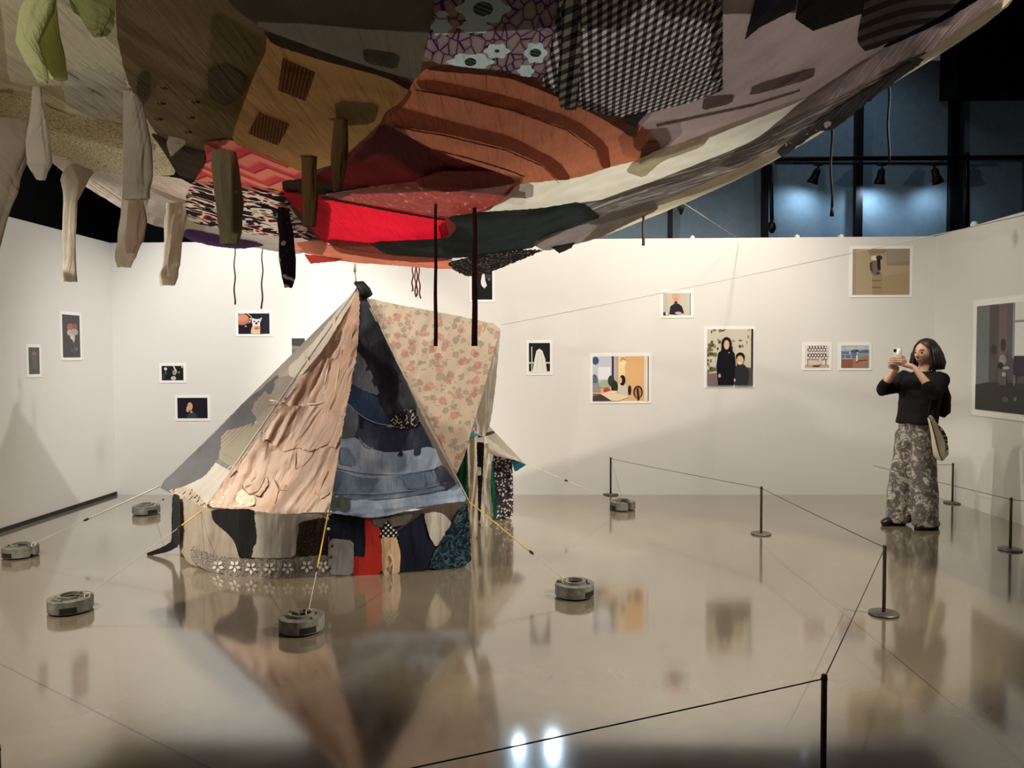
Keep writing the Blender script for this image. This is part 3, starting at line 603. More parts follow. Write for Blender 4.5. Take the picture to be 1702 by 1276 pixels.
m_dkgreen = cloth_mat('grey_green_twill', (76, 82, 80), 0); m_lace = pattern_mat('black_white_lace', specks(60, (36, 32, 34), (206, 198, 186), .3, .42), .2)
m_rose = pattern_mat('rose_print_cotton', roses(10, (216, 198, 174), ((186, 100, 94), (206, 140, 128), (216, 172, 154)), ((134, 126, 106), (160, 150, 128), (186, 174, 150)), 0.34), .30, .8, 14, 70, .003)
m_sheer = cloth_mat('sheer_white_cotton', (226, 218, 204), .45, folds=22, fdir=90, fst=.005); m_beigecur = cloth_mat('beige_curtain', (205, 190, 168), .4, folds=24, fdir=90, fst=.005)
m_green = cloth_mat('green_cotton', (22, 74, 56), .25, folds=20, fdir=90); m_teal = cloth_mat('teal_cotton', (34, 88, 108), .25); m_blue = cloth_mat('blue_ribbon', (46, 128, 160), .1)
m_ditsy = pattern_mat('ditsy_floral', specks(42, (60, 52, 56), (206, 194, 190), .34, .44), .2); m_skgrey = cloth_mat('warm_grey_linen', (170, 158, 142), .2, folds=14, fdir=80, fst=.005)
m_skwhite = cloth_mat('pale_grey_cotton', (176, 170, 161), .2); m_blackc = cloth_mat('black_cotton', (18, 18, 20), 0, .6, spec=.3); m_speck = pattern_mat('brown_speckled_knit', specks(75, (44, 34, 24), (120, 92, 56), .16, .26), 0)
m_laceb = pattern_mat('flower_lace_band', crochet(70, (112, 104, 96), (168, 160, 150)), .2); m_lacefl = cloth_mat('lace_flower', (236, 228, 218), .2)
m_navy = cloth_mat('navy_cotton', (26, 30, 44), 0); m_grshirt = cloth_mat('grey_shirt_cotton', (150, 148, 144), .1); m_redc = cloth_mat('red_cotton', (190, 54, 44), .1)
m_polka = pattern_mat('polka_dot', dots(38, (24, 22, 26), (226, 222, 214), .3), 0); m_beigec = cloth_mat('beige_cotton', (214, 180, 144), .1); m_greyc = cloth_mat('grey_cotton', (112, 108, 102), .1)
m_brgrey = cloth_mat('brown_grey_cotton', (92, 82, 72), .1); m_tealpr = pattern_mat('dark_teal_print', blobs(16, [(0, (18, 28, 36)), (.42, (30, 52, 64)), (.52, (70, 96, 100)), (.58, (22, 30, 40))], 1.5), 0)
m_cream = cloth_mat('cream_cotton', (214, 206, 190), .3)
def T(name, poly, surf, mat, off, wr=((.006, .09, 85, 3),), **k): return cloth(name, poly, surf, mat, tent, off, wr, **k)
# hidden back of the tent
def tri(name, a, q, r_, mat):
    P = [a, q, r_]; n = 8; vs = []; fs = []
    for i in range(n+1):
        for j in range(n+1-i):
            s, t = i/n, j/n; vs.append(P[0]*(1-s-t)+P[1]*s+P[2]*t)
    idx = {}; k = 0
    for i in range(n+1):
        for j in range(n+1-i): idx[i, j] = k; k += 1
    for i in range(n):
        for j in range(n-i):
            fs.append((idx[i, j], idx[i+1, j], idx[i, j+1]))
            if i+j < n-1: fs.append((idx[i+1, j], idx[i+1, j+1], idx[i, j+1]))
    return link(name, (vs, fs), mat, tent)
tri('back_panel', AP, E5, E6, m_palecot); tri('back_panel', AP, E6, E7, m_lavgrey); tri('back_panel', AP, E7, E1, m_palecot)
E5s = V3(850, 764, 7.02)
E1s = V3(297, 826, 6.02)
for a, q in ((E5s, E6), (E6, E7), (E7, E1s)):
    vs = [a, q, Vector((q.x, q.y, .01)), Vector((a.x, a.y, .01))]; link('back_skirt', (vs, [(0, 1, 2, 3)]), m_skgrey, tent, smooth=False)
# left panel
T('pale_panel', [(592, 480), (590, 494), (538, 580), (496, 629), (466, 614), (520, 562), (560, 516)], S_L, m_palecot, .006)
T('lavender_panel', [(466, 614), (496, 629), (455, 690), (421, 737), (392, 722), (412, 694), (408, 672)], S_L, m_lavgrey, .004)
T('grey_blue_panel', [(466, 612), (410, 690), (372, 726), (346, 758), (330, 790), (290, 822), (262, 809), (330, 744), (408, 666)], S_L, m_greyblue, .002)
T('pinstripe_panel', [(412, 688), (423, 735), (395, 775), (348, 758), (362, 716)], S_L, m_stripe, .006)
T('beige_panel', [(347, 757), (396, 776), (372, 804), (345, 843), (318, 832), (282, 816), (302, 806), (330, 786)], S_L, m_skwhite, .008)
T('seam_band', [(345, 760), (349, 754), (389, 777), (385, 783)], S_L, m_greyc, .012, soft=False)
T('seam_band', [(356, 745), (359, 741), (396, 762), (394, 766)], S_L, m_lavgrey, .012, soft=False)
T('ruffle_edge', [(280, 814), (310, 806), (345, 840), (345, 852), (318, 836), (288, 824)], S_L, m_skgrey, .014, ((.012, .03, 90, 2),), rough_edge=1.3)
# pink satin panel
SW = ((.026, .15, 80, 5), (.008, .07, 70, 4), (.003, .035, 55, 3))
T('pink_satin_panel', [(594, 480), (597, 490), (596, 560), (586, 620), (571, 700), (562, 760), (547, 852), (520, 850), (497, 853), (485, 860), (440, 858), (418, 846), (390, 846), (345, 842), (375, 792), (423, 735), (466, 676), (510, 612), (560, 540), (588, 495)], S_P, m_satin, .012, SW, dens=70)
for pl in ([(594, 484), (598, 500), (596, 560), (591, 604), (570, 598), (548, 590), (534, 602), (521, 592), (545, 560), (568, 524), (588, 495)], [(522, 590), (556, 596), (592, 592), (584, 640), (573, 692), (545, 682), (520, 672), (486, 672), (468, 670), (500, 624)], [(466, 672), (490, 668), (512, 666), (545, 676), (574, 684), (568, 724), (556, 744), (536, 734), (508, 742), (484, 736), (460, 744), (440, 726), (424, 736)]):
    T('draped_trouser_leg', pl, S_P, m_satin, .026, ((.026, .10, 76, 7), (.007, .05, 62, 4)), dens=56, soft=False, rough_edge=1.0)
T('pale_satin_edge', [(345, 840), (372, 800), (396, 806), (422, 826), (421, 839), (400, 843), (370, 842)], S_P, m_satin2, .022, ((.012, .05, 10, 3),))
for k, pl in enumerate(([(440, 722), (458, 712), (482, 718), (480, 744), (462, 754), (442, 746)], [(399, 772), (436, 784), (440, 800), (428, 822), (402, 816)], [(487, 740), (518, 736), (520, 760), (500, 776), (487, 772)],
     [(462, 798), (490, 812), (488, 832), (462, 838), (452, 820)], [(470, 660), (490, 655), (516, 664), (512, 690), (486, 688)], [(522, 794), (545, 786), (546, 820), (532, 828), (524, 814)], [(508, 640), (524, 628), (552, 640), (548, 662), (520, 668)], [(517, 700), (540, 690), (560, 702), (548, 726), (520, 722)])):
    T('pocket', pl, S_P, m_satin, .022, ((.012, .10, 70, 4), (.006, .04, 20, 2)), dens=26, soft=False, label='rumpled pocket of the pink trousers' if k == 0 else None)
for (pa, pb, pc) in (((541, 565), (552, 568), (572, 560)), ((505, 596), (525, 600), (540, 592)), ((452, 668), (490, 672), (540, 664)), ((514, 596), (518, 640), (508, 680)), ((548, 570), (530, 620), (524, 664)), ((574, 545), (566, 600), (552, 668)), ((560, 528), (548, 590), (536, 636))):
    P, N, _ = S_P(np.array([pa[0], pb[0], pc[0]], float), np.array([pa[1], pb[1], pc[1]], float)); P = P+N*.03
    bm = bmesh.new(); c_ = [Vector(P[0]).lerp(Vector(P[1]), i/5) for i in range(5)]+[Vector(P[1]).lerp(Vector(P[2]), i/5) for i in range(6)]
    tube(bm, [p+Vector((0, 0, .004*math.sin(i*2.1))) for i, p in enumerate(c_)], [.006+.004*math.sin(i) for i in range(11)], 6); link('waist_tie', bm, m_satin2, tent)
def seam(name, path, surf, mat, r=.004, off=.034):
    A_ = np.array(path, float); t_ = np.linspace(0, len(A_)-1, len(A_)*4); uu = np.interp(t_, range(len(A_)), A_[:, 0]); vv = np.interp(t_, range(len(A_)), A_[:, 1])
    P, N, _ = surf(uu, vv); P = P+N*off; bm = bmesh.new(); tube(bm, [Vector(p) for p in P], r, 5); return link(name, bm, mat, tent)
m_seam = cloth_mat('satin_seam', (150, 118, 98), 0)
for pth in ([(487, 738), (486, 776), (500, 772), (515, 755), (521, 738)], [(400, 775), (404, 812), (415, 822), (430, 815), (440, 785)], [(453, 795), (462, 813), (476, 815), (490, 815), (500, 800)], [(462, 815), (460, 838)], [(488, 815), (485, 830), (475, 840)], [(548, 785), (540, 800), (532, 825), (525, 820)], [(437, 712), (436, 740), (446, 752), (462, 750), (478, 735), (482, 715)], [(444, 678), (470, 674), (500, 680), (530, 676), (556, 684)], [(540, 690), (528, 716), (512, 734)]):
    seam('pocket_seam', pth, S_P, m_seam)
# denim panel
DW = ((.008, .10, 85, 4), (.004, .05, 60, 3))
T('black_jeans_patch', [(598, 480), (604, 486), (622, 520), (640, 562), (668, 620), (697, 682), (672, 700), (650, 690), (632, 650), (612, 612), (592, 590), (594, 540)], S_D, m_blkden, .014, DW)
T('blue_grey_patch', [(592, 578), (606, 592), (622, 618), (634, 650), (600, 640), (580, 634), (586, 606)], S_D, m_grden, .016, DW)
T('navy_denim_patch', [(580, 626), (612, 640), (636, 646), (656, 694), (640, 702), (600, 682), (573, 672)], S_D, m_navden, .010, DW)
T('dark_jeans_patch', [(573, 666), (600, 680), (645, 702), (697, 694), (712, 722), (724, 748), (690, 752), (640, 748), (600, 728), (566, 730)], S_D, m_dkden, .008, DW)
T('lace_patch', [(650, 696), (656, 684), (672, 676), (688, 676), (698, 694), (694, 704), (672, 706)], S_D, m_lace, .024)
T('grey_denim_pocket', [(573, 668), (585, 670), (597, 682), (596, 702), (590, 722), (566, 728)], S_D, m_grden, .022, DW)
T('light_denim_patch', [(566, 722), (596, 722), (620, 738), (650, 744), (722, 738), (738, 778), (700, 786), (640, 790), (590, 788), (556, 780)], S_D, m_ltden, .012, DW)
T('light_denim_patch', [(557, 778), (600, 790), (650, 788), (735, 774), (762, 806), (720, 816), (660, 826), (600, 830), (551, 822)], S_D, m_midden, .015, DW)
T('faded_hem_patch', [(552, 820), (600, 829), (660, 824), (758, 798), (778, 832), (740, 836), (690, 844), (650, 856), (610, 860), (547, 852)], S_D, m_ltden, .010, ((.012, .06, 5, 4),))
T('grey_green_patch', [(553, 819), (582, 824), (582, 850), (546, 850)], S_D, m_dkgreen, .020)
for pl in ([(672, 790), (706, 780), (710, 806), (680, 810)], [(566, 742), (580, 740), (594, 762), (590, 772), (565, 770)]): T('jeans_pocket', pl, S_D, m_midden, .022, DW, dens=20)
T('jeans_belt_loop', [(602, 688), (607, 690), (606, 706), (601, 704)], S_D, m_blkden, .026, (), dens=10, soft=False)
T('torn_jeans_seam', [(722, 776), (736, 770), (760, 804), (746, 812), (730, 800)], S_D, m_dkden, .024, DW)
for (a, q) in (((573, 668), (650, 700)), ((556, 779), (738, 776)), ((551, 821), (758, 800)), ((597, 722), (622, 738))):
    uu = np.linspace(a[0], q[0], 24); vv = np.linspace(a[1], q[1], 24)+np.sin(np.linspace(0, math.pi, 24))*7; P, N, _ = S_D(uu, vv); P = P+N*.026
    bm = bmesh.new(); tube(bm, [Vector(p)+Vector((0, 0, .003*noise.noise(Vector((i*.9, 0, 0))))) for i, p in enumerate(P)], .0035, 5); link('frayed_seam', bm, m_ltden, tent)
# ridge tapes and the peak cap
for a, q in ((AP, E2), (AP, E3), (AP, E4)):
    pl = {E2.x: S_P, E3.x: S_D, E4.x: S_D}[q.x]
    bm = bmesh.new(); tube(bm, [a.lerp(q, i/20)+Vector(pl.n)*.012 for i in range(21)], .007, 6); link('ridge_tape', bm, m_palecot if q is not E3 else m_satin2, tent)
bm = bmesh.new(); tube(bm, [V3(590, 470, 6.08), V3(600, 474, 6.05), V3(607, 484, 6.04), V3(611, 492, 6.06)], [.012, .04, .05, .045], 8); link('peak_cap', bm, m_blackc, tent)
bm = bmesh.new(); tube(bm, [V3(590, 438, 6.1), V3(590, 448, 6.1), V3(590, 452, 6.1)], .011, 8); tube(bm, [V3(590, 450, 6.1), V3(592, 472, 6.1)], .006, 6); link('peak_cord', bm, M_WROPE, tent)
# rose awning and door drapes
T('rose_awning', [(608, 494), (660, 505), (750, 522), (833, 540), (822, 580), (812, 618), (800, 660), (788, 698), (772, 756), (757, 792), (730, 742), (700, 688), (670, 622), (640, 560)], S_F, m_rose, .006, ((.008, .12, 60, 5), (.003, .05, 75, 5)), dens=54)
S_DR = Drape([700, 900], [6.05, 6.0]); S_DR2 = Drape([700, 900], [6.35, 6.35]); S_DB = Drape([800, 900], [6.95, 7.0])
FW = ((.020, .05, 88, 9), (.01, .025, 90, 8))
S_DA = Drape([700, 900], [6.28, 6.28]); S_DC = Drape([700, 900], [6.72, 6.72])
T('sheer_drape', [(833, 541), (829, 580), (824, 640), (815, 705), (806, 726), (796, 724), (788, 712), (790, 690), (806, 640), (818, 590)], S_DR, m_sheer, .02, FW, dens=44)
T('gathered_curtain', [(787, 712), (796, 724), (792, 738), (794, 790), (795, 888), (788, 897), (776, 895), (780, 830), (778, 770), (776, 738)], S_DA, m_beigecur, .0, FW, dens=40)
T('gathered_curtain', [(806, 720), (812, 726), (812, 745), (818, 800), (819, 868), (810, 878), (798, 876), (801, 810), (804, 760)], S_DC, m_sheer, .0, FW, dens=40)
T('green_curtain', [(792, 660), (798, 664), (784, 720), (777, 745), (778, 800), (779, 836), (766, 812), (757, 792), (768, 752)], S_DR2, m_green, .0, FW, dens=34)
T('green_curtain', [(818, 760), (823, 800), (827, 858), (820, 864), (815, 800)], S_DC, m_green, .02, FW, dens=20)
for q, mm in ((V3(781, 725, 6.2), m_blue), (V3(806, 722, 6.55), m_blackc)):
    bm = bmesh.new(); tube(bm, [q+Vector((.075*math.cos(t), .05*math.sin(t), .02*math.cos(t))) for t in np.linspace(0, 2*math.pi, 15)], .01, 6); link('curtain_tie', bm, mm, tent)
T('black_inner_curtain', [(790, 735), (806, 735), (812, 800), (808, 872), (795, 884), (785, 850), (782, 780)], Drape([700, 900], [6.95, 6.95]), m_blackc, 0, FW, dens=20)  # black sheet stands in for the shade inside the tent
T('pale_inner_patch', [(791, 775), (800, 776), (800, 790), (791, 790)], Drape([700, 900], [6.9, 6.9]), m_cream, 0, (), dens=10)
T('ditsy_floral_dress', [(818, 755), (836, 758), (851, 762), (853, 800), (853, 859), (840, 862), (825, 866), (822, 820)], S_DB, m_ditsy, 0, FW, dens=34)
T('white_porch_roof', [(808, 726), (824, 738), (850, 756), (874, 771), (852, 764), (818, 756), (808, 744)], Plane(V3(808, 726, 6.6), E5, V3(818, 756, 6.9)), m_sheer, 0, (), dens=24)
T('teal_corner', [(851, 763), (875, 772), (866, 778), (856, 784), (852, 774)], Drape([800, 900], [6.9, 6.9]), m_teal, .03, (), dens=14, soft=False)
# skirt
KW = ((.007, .14, 84, 4), (.0025, .05, 80, 4))
T('linen_skirt', [(298, 822), (345, 846), (400, 846), (450, 854), (547, 854), (548, 956), (470, 960), (400, 956), (345, 948), (312, 936), (296, 906)], S_SK, m_skgrey, .0, KW, dens=50)
T('linen_skirt', [(545, 852), (620, 862), (700, 846), (778, 834), (780, 880), (783, 939), (700, 948), (640, 953), (545, 956)], S_SK, m_brgrey, -.006, KW, dens=40)
T('black_strip', [(287, 820), (299, 823), (300, 870), (298, 908), (276, 918), (246, 924), (243, 919), (272, 908), (285, 900), (285, 860)], S_SK, m_blackc, .03, KW, dens=26)
T('black_skirt_patch', [(350, 846), (422, 845), (426, 870), (428, 900), (416, 928), (405, 936), (397, 925), (390, 900), (372, 880), (354, 866)], S_SK, m_blackc, .016, KW)
T('pale_skirt_patch', [(422, 848), (470, 856), (497, 854), (545, 854), (545, 866), (499, 868), (494, 890), (491, 926), (440, 928), (411, 925), (428, 900)], S_SK, m_skwhite, .012, KW)
T('speckled_knit_patch', [(496, 868), (545, 858), (546, 900), (548, 922), (491, 926), (493, 900), (497, 884)], S_SK, m_speck, .018, KW)
T('lace_band', [(318, 905), (352, 922), (400, 928), (470, 930), (548, 920), (550, 956), (520, 960), (470, 962), (400, 958), (345, 950), (316, 930)], S_SK, m_laceb, .022, ((.006, .05, 88, 3),), rough_edge=1.4)
for cx in (362, 390, 417, 448, 478, 510, 537):
    for k in range(5):
        a = k*2*math.pi/5+.3; y0 = 941+ (3 if 400 < cx < 500 else 0); T('lace_flower', [(cx+2*math.cos(a), y0+2*math.sin(a)), (cx+7*math.cos(a-.45), y0+7*math.sin(a-.45)), (cx+11*math.cos(a), y0+11*math.sin(a)), (cx+7*math.cos(a+.45), y0+7*math.sin(a+.45))], S_SK, m_lacefl, .030, (), dens=6)
T('navy_shirt_patch', [(545, 852), (606, 858), (608, 900), (606, 926), (588, 922), (587, 898), (545, 896)], S_SK, m_navy, .014, KW)
T('grey_shirt_patch', [(546, 894), (588, 898), (588, 930), (586, 956), (545, 954)], S_SK, m_grshirt, .018, KW)
T('red_patch', [(605, 860), (617, 861), (618, 872), (632, 877), (635, 900), (635, 955), (585, 958), (587, 922), (606, 927), (608, 900)], S_SK, m_redc, .016, KW)
T('polka_dot_patch', [(629, 894), (636, 880), (644, 863), (652, 876), (663, 884), (660, 894), (640, 892)], S_SK, m_polka, .026, (), dens=18)
T('beige_trouser_patch', [(633, 892), (659, 891), (666, 920), (664, 954), (636, 956), (634, 920)], S_SK, m_beigec, .020, KW)
T('grey_patch', [(617, 861), (640, 862), (690, 853), (672, 872), (650, 876), (636, 878), (620, 872)], S_SK, m_greyc, .012, KW)
T('navy_skirt_patch', [(661, 882), (684, 866), (705, 850), (710, 880), (724, 912), (714, 946), (664, 953), (666, 920)], S_SK, m_navy, .014, KW)
T('cream_oval_patch', [(704, 854), (722, 850), (738, 854), (752, 870), (738, 890), (725, 910), (714, 892)], S_SK, m_cream, .020, KW)
T('teal_print_patch', [(777, 834), (780, 880), (784, 940), (714, 947), (720, 920), (736, 894), (752, 868), (764, 846)], S_SK, m_tealpr, .022, KW, rough_edge=1.2)
P, N, _ = S_SK(np.array([648., 652, 646, 651, 653]), np.array([920., 930, 940, 950, 936])); bm = bmesh.new(); tube(bm, [Vector(p)+Vector(n)*.032 for p, n in zip(P, N)], .005, 6); link('drawstring', bm, m_cream, tent)
M_BTN = plain('shell_button', (206, 200, 190), .3)
for (u, v, mm) in ((546, 860, M_BTN), (547, 877, M_BTN), (553, 905, M_DARKIRON), (551, 923, M_DARKIRON), (549, 942, M_DARKIRON)):
    P, N, _ = S_SK(np.array([float(u)]), np.array([float(v)])); bm = bmesh.new(); c_ = Vector(P[0])+Vector(N[0])*.034; tube(bm, [c_, c_+Vector(N[0])*.006], .010, 12); link('button', bm, mm, tent)
# guy lines
def guy(a, q, frac, lab, upper, r=.0045):
    rt = empty('guy_line', a, lab, 'guy line', 'tent guy lines'); m = a.lerp(q, frac)
    bm = bmesh.new(); tube(bm, [a.lerp(m, i/6) for i in range(7)], r, 6); link('webbing', bm, upper, rt)
    bm = bmesh.new(); tube(bm, [m.lerp(q, i/6) for i in range(7)], .0026, 6); link('cord', bm, M_WROPE, rt)
    bm = bmesh.new(); d = (q-a).normalized(); tube(bm, [m-d*.02, m-d*.008, m+d*.01, m+d*.022], [.005, .010, .009, .004], 8); link('slider', bm, M_DARKIRON, rt)
    bm = bmesh.new(); tube(bm, [q+Vector((.016*math.cos(t), .008*math.sin(t), .016*math.sin(t)-.006)) for t in np.linspace(0, 2*math.pi, 11)], .004, 5); link('knot', bm, M_WROPE, rt)
HT = Vector((0, 0, .095))
guy(E2+Vector((0, -.02, 0)), WT['leftfront']+HT+Vector((.10, 0, 0)), .26, 'yellow guy line from pink panel corner to the lower left weight', M_YROPE)
guy(E3+Vector((0, -.03, 0)), WT['front']+HT+Vector((.03, .03, 0)), .62, 'yellow guy line from tent front corner down to nearest weight', M_YROPE)
guy(E4+Vector((.01, -.02, 0)), WT['right']+HT+Vector((-.06, .02, 0)), .68, 'yellow guy line from denim corner to the right weight', M_YROPE)
guy(E1, WT['left']+HT+Vector((.10, 0, 0)), .6, 'pale guy line from left tent corner to left edge weight', M_WROPE, .006)
guy(V3(284, 822, 6.4), WT['backleft']+HT+Vector((.10, 0, 0)), .5, 'thin guy line from the tent to the weight before the back wall', M_WROPE, .003)
guy(E5, WT['backright']+HT+Vector((-.09, 0, 0)), .45, 'thin guy line from teal tent corner to right back weight', M_WROPE, .003)
rope('awning_string', CN, Vector((4.25, 5.6, 2.62)), .0025, M_WROPE, 'long pale string stretched from rose awning toward the right wall', .02, 'string')

# ================================================================== THE SLUNG CANOPY OF CLOTHES
SP = [(775, 460, 6.2), (590, 440, 6.2), (400, 413, 6.0), (300, 382, 5.6), (200, 345, 5.2), (100, 275, 4.5), (0, 230, 4.0), (-120, 200, 3.6), (960, 405, 6.0), (1200, 300, 5.6), (1400, 190, 5.0), (1520, 110, 4.7), (1650, 10, 4.3), (1500, 0, 3.75),
      (1200, 0, 2.5), (1200, 150, 3.35), (1350, 150, 4.2), (1060, 250, 4.0), (800, 300, 3.5), (600, 350, 4.5), (500, 300, 3.7), (0, 0, 2.2), (200, 0, 2.0), (200, 200, 3.15), (400, 0, 1.9), (400, 200, 2.8), (800, 0, 1.9), (600, 200, 2.75), (800, 200, 2.7), (800, 400, 4.9), (960, 330, 4.7),
      (0, -500, 1.38), (800, -500, 1.12), (1500, -400, 2.0), (1750, -250, 3.0), (-350, -300, 1.7), (-350, 50, 2.6), (-350, 150, 3.2)]
SAIL = Sail(SP)
canopy = empty('clothes_canopy', Vector((0, 3.5, 2.3)), 'huge patchwork canopy of sewn garments slung overhead with dangling sleeves', 'canopy')
TR = .38; FST[0] = .004
F_ = {
 'cream': cloth_mat('cream_shirting', (206, 196, 164), TR), 'white': cloth_mat('white_petticoat', (240, 236, 226), .55), 'eyelet': pattern_mat('eyelet_cream', crochet(55, (224, 214, 176), (160, 146, 112)), TR),
 'strips': pattern_mat('pale_pintuck', stripes(5, (226, 216, 206), (196, 182, 172), 80), TR), 'brown': cloth_mat('brown_twill', (116, 96, 68), .3), 'olive': cloth_mat('olive_cotton', (140, 124, 82), .34), 'oval': cloth_mat('dark_olive_pocket', (92, 80, 58), .2),
 'dbrown': cloth_mat('dark_brown_wool', (66, 50, 38), .2), 'slate': cloth_mat('slate_grey_linen', (124, 113, 96), .3, folds=16, fdir=10, fst=.006), 'slate2': cloth_mat('slate_pocket', (100, 96, 84), .25), 'ochre': cloth_mat('ochre_gauze', (160, 120, 72), TR, folds=22, fdir=-25, fst=.007), 'smock': pattern_mat('ochre_smocking', smock((158, 104, 54), (70, 40, 20), 60, -20), .3),
 'floral': pattern_mat('mauve_leaf_print', lambda b: b.ramp(b.vor(b.uv((1.7, .7, 1), 20), 20, 'DISTANCE_TO_EDGE'), [(0, (60, 36, 84)), (.035, (66, 42, 88)), (.05, (150, 124, 128)), (.12, (172, 144, 142)), (.14, (128, 104, 110)), (.16, (176, 150, 146)), (1, (182, 154, 150))]), TR),
 'mint': cloth_mat('mint_flower', (214, 236, 226), .5), 'fcent': pattern_mat('flower_centre', stripes(22, (32, 48, 46), (96, 120, 108), 40), .2),
 'orange': cloth_mat('orange_crepe', (198, 122, 90), TR, folds=34, fdir=18, fst=.006), 'ruffle': cloth_mat('orange_ruffle', (194, 120, 90), .36, folds=60, fdir=70, fst=.008), 'hem': cloth_mat('brown_hem', (116, 72, 46), .25), 'tuck': cloth_mat('tucked_seam', (120, 62, 40), .2),
 'dred': cloth_mat('maroon_crepe', (92, 24, 28), .26, folds=30, fdir=0), 'zig': pattern_mat('coral_zigzag', zig((236, 134, 112), (208, 74, 80), (120, 30, 40), 5.5, -8), TR), 'satin': pattern_mat('red_brocade', blobs(30, [(0, (170, 70, 64)), (.55, (186, 84, 76)), (.66, (226, 160, 146)), (.72, (166, 66, 60))], .8, 3, (1, .4, 1), 15), TR, .45),
 'red': cloth_mat('bright_red_silk', (250, 30, 56), .5, folds=26, fdir=4, fst=.005), 'abs': pattern_mat('abstract_print', blobs(9, [(0, (32, 20, 32)), (.46, (32, 20, 32)), (.48, (226, 216, 196)), (.57, (206, 40, 40)), (.60, (40, 24, 36)), (.72, (220, 212, 194))], .5, 2, (1, .9, 1), 0), TR),
 'whitestrip': cloth_mat('cream_silk', (240, 230, 212), .5, fst=.0012), 'lav': cloth_mat('taupe_lavender', (188, 168, 164), TR, fst=.0012), 'lav2': cloth_mat('lavender_strip', (150, 134, 134), .3, folds=18, fdir=35, fst=.008), 'ging': pattern_mat('gingham', gingham(36, (30, 28, 40), (110, 106, 104), (236, 230, 212), 12), .38), 'gingb': pattern_mat('gingham_placket', gingham(24, (26, 28, 44), (104, 104, 106), (232, 228, 214), 4), .3),
 'navyc': pattern_mat('navy_plaid', blobs(4, [(0, (60, 58, 62)), (.5, (42, 44, 70)), (.62, (66, 62, 66))], .3), .2), 'blk': cloth_mat('black_crepe', (44, 40, 38), .15), 'strp': pattern_mat('grey_stripe', stripes(3.4, (52, 48, 52), (112, 104, 104), 60), .25), 'strip3': pattern_mat('grey_streaked_knit', blobs(6, [(0, (98, 90, 92)), (.42, (140, 130, 126)), (.5, (112, 104, 104)), (.58, (196, 186, 172)), (.66, (120, 110, 108))], .5, 3, (.35, 3.0, 1), 35), .3),
 'ivory': cloth_mat('ivory_edge', (222, 214, 190), TR, fst=.0012), 'teal': cloth_mat('dark_teal_silk', (46, 58, 58), .2, folds=24, fdir=4, fst=.006), 'grlav': cloth_mat('grey_lavender_poplin', (150, 142, 140), TR), 'salmon': cloth_mat('salmon_silk', (238, 140, 112), .45, fst=.0012), 'coral': cloth_mat('deep_coral', (200, 70, 66), .4), 'rbrown': cloth_mat('red_brown_silk', (128, 58, 54), .3),
 'blace': pattern_mat('black_floral_lace', specks(38, (32, 28, 28), (176, 164, 146), .2, .34), .2), 'greyw': cloth_mat('grey_white_cotton', (206, 196, 190), TR, fst=.0012), 'purple': cloth_mat('purple_silk', (74, 38, 100), .3), 'green': cloth_mat('pale_green_cotton', (232, 236, 178), .4), 'green2': cloth_mat('green_cuff', (168, 174, 116), .45), 'sl_grey': cloth_mat('grey_sleeve_cotton', (206, 196, 180), .45, folds=18, fdir=90, fst=.006), 'sl_white': cloth_mat('white_sleeve_cotton', (232, 224, 210), .48, folds=18, fdir=90, fst=.006),
 'sl_pink': cloth_mat('pinkish_sleeve', (206, 180, 160), .4, folds=18, fdir=90, fst=.006), 'sl_olive': cloth_mat('olive_sleeve', (148, 138, 108), .3, folds=18, fdir=90, fst=.006), 'sl_brown': cloth_mat('brown_sleeve', (120, 94, 60), .25, folds=18, fdir=90, fst=.006), 'sl_floral': pattern_mat('black_floral_sleeve', specks(17, (32, 20, 32), (190, 160, 154), .2, .3), .2), 'dkrib': cloth_mat('maroon_ribbon', (72, 34, 32), .1), 'blush': cloth_mat('blush_cotton', (226, 206, 192), TR)}
CW = ((.004, .13, 10, 4), (.0015, .06, 30, 4))
LY = [0]
GU, GV = np.meshgrid(np.arange(-360, 1850, 6.0), np.arange(-590, 490, 6.0)); GP = np.stack([GU.ravel(), GV.ravel()], 1); LM = np.zeros(len(GP), int)
def K(name, poly, mat, wr=CW, lay=None, **k):
    """sew one patch on; it lies one thickness below every patch that it overlaps"""
    m = inside(poly, GP)
    for p in poly: m |= (np.abs(GP-np.array(p, float)).max(1) < 5)
    n = int(LM[m].max())+1 if m.any() else 1; LM[m] = n
    return cloth(name, poly, SAIL, F_[mat], canopy, .005*n, wr, seed=11.3, **k)
# parts of the canopy above and beside the frame
K('grey_sheet', [(300, -40), (300, -520), (820, -560), (1100, -520), (1100, -40), (700, -20)], 'slate', dens=30)
K('brown_sheet', [(-340, -60), (-340, -420), (320, -540), (320, -30), (100, -20)], 'brown', dens=30)
K('taupe_sheet', [(1080, -40), (1080, -520), (1500, -420), (1800, -260), (1720, -60), (1560, -20), (1300, -30)], 'lav', dens=30)
K('cream_sheet', [(-340, -80), (0, -60), (30, 200), (-60, 235), (-200, 215), (-340, 190)], 'cream', dens=30)
K('brown_gusset', [(590, 244), (618, 212), (630, 184), (650, 168), (680, 150), (700, 200), (730, 240), (800, 258), (880, 280), (880, 310), (800, 300), (700, 270), (640, 232), (600, 252)], 'hem')
K('maroon_gusset', [(726, 350), (770, 346), (790, 380), (760, 402), (738, 402)], 'rbrown')
K('brown_gusset', [(462, 306), (520, 300), (556, 320), (545, 404), (510, 400), (486, 360)], 'dbrown')
K('cream_gusset', [(-40, 120), (110, 150), (110, 196), (230, 200), (270, 244), (200, 244), (60, 196), (-40, 176)], 'cream')
K('pale_gusset', [(70, 140), (220, 140), (262, 226), (205, 236), (70, 214)], 'cream', soft=False)
K('black_gusset', [(1030, 180), (1110, 170), (1120, 200), (1080, 236), (1040, 226)], 'lav2')
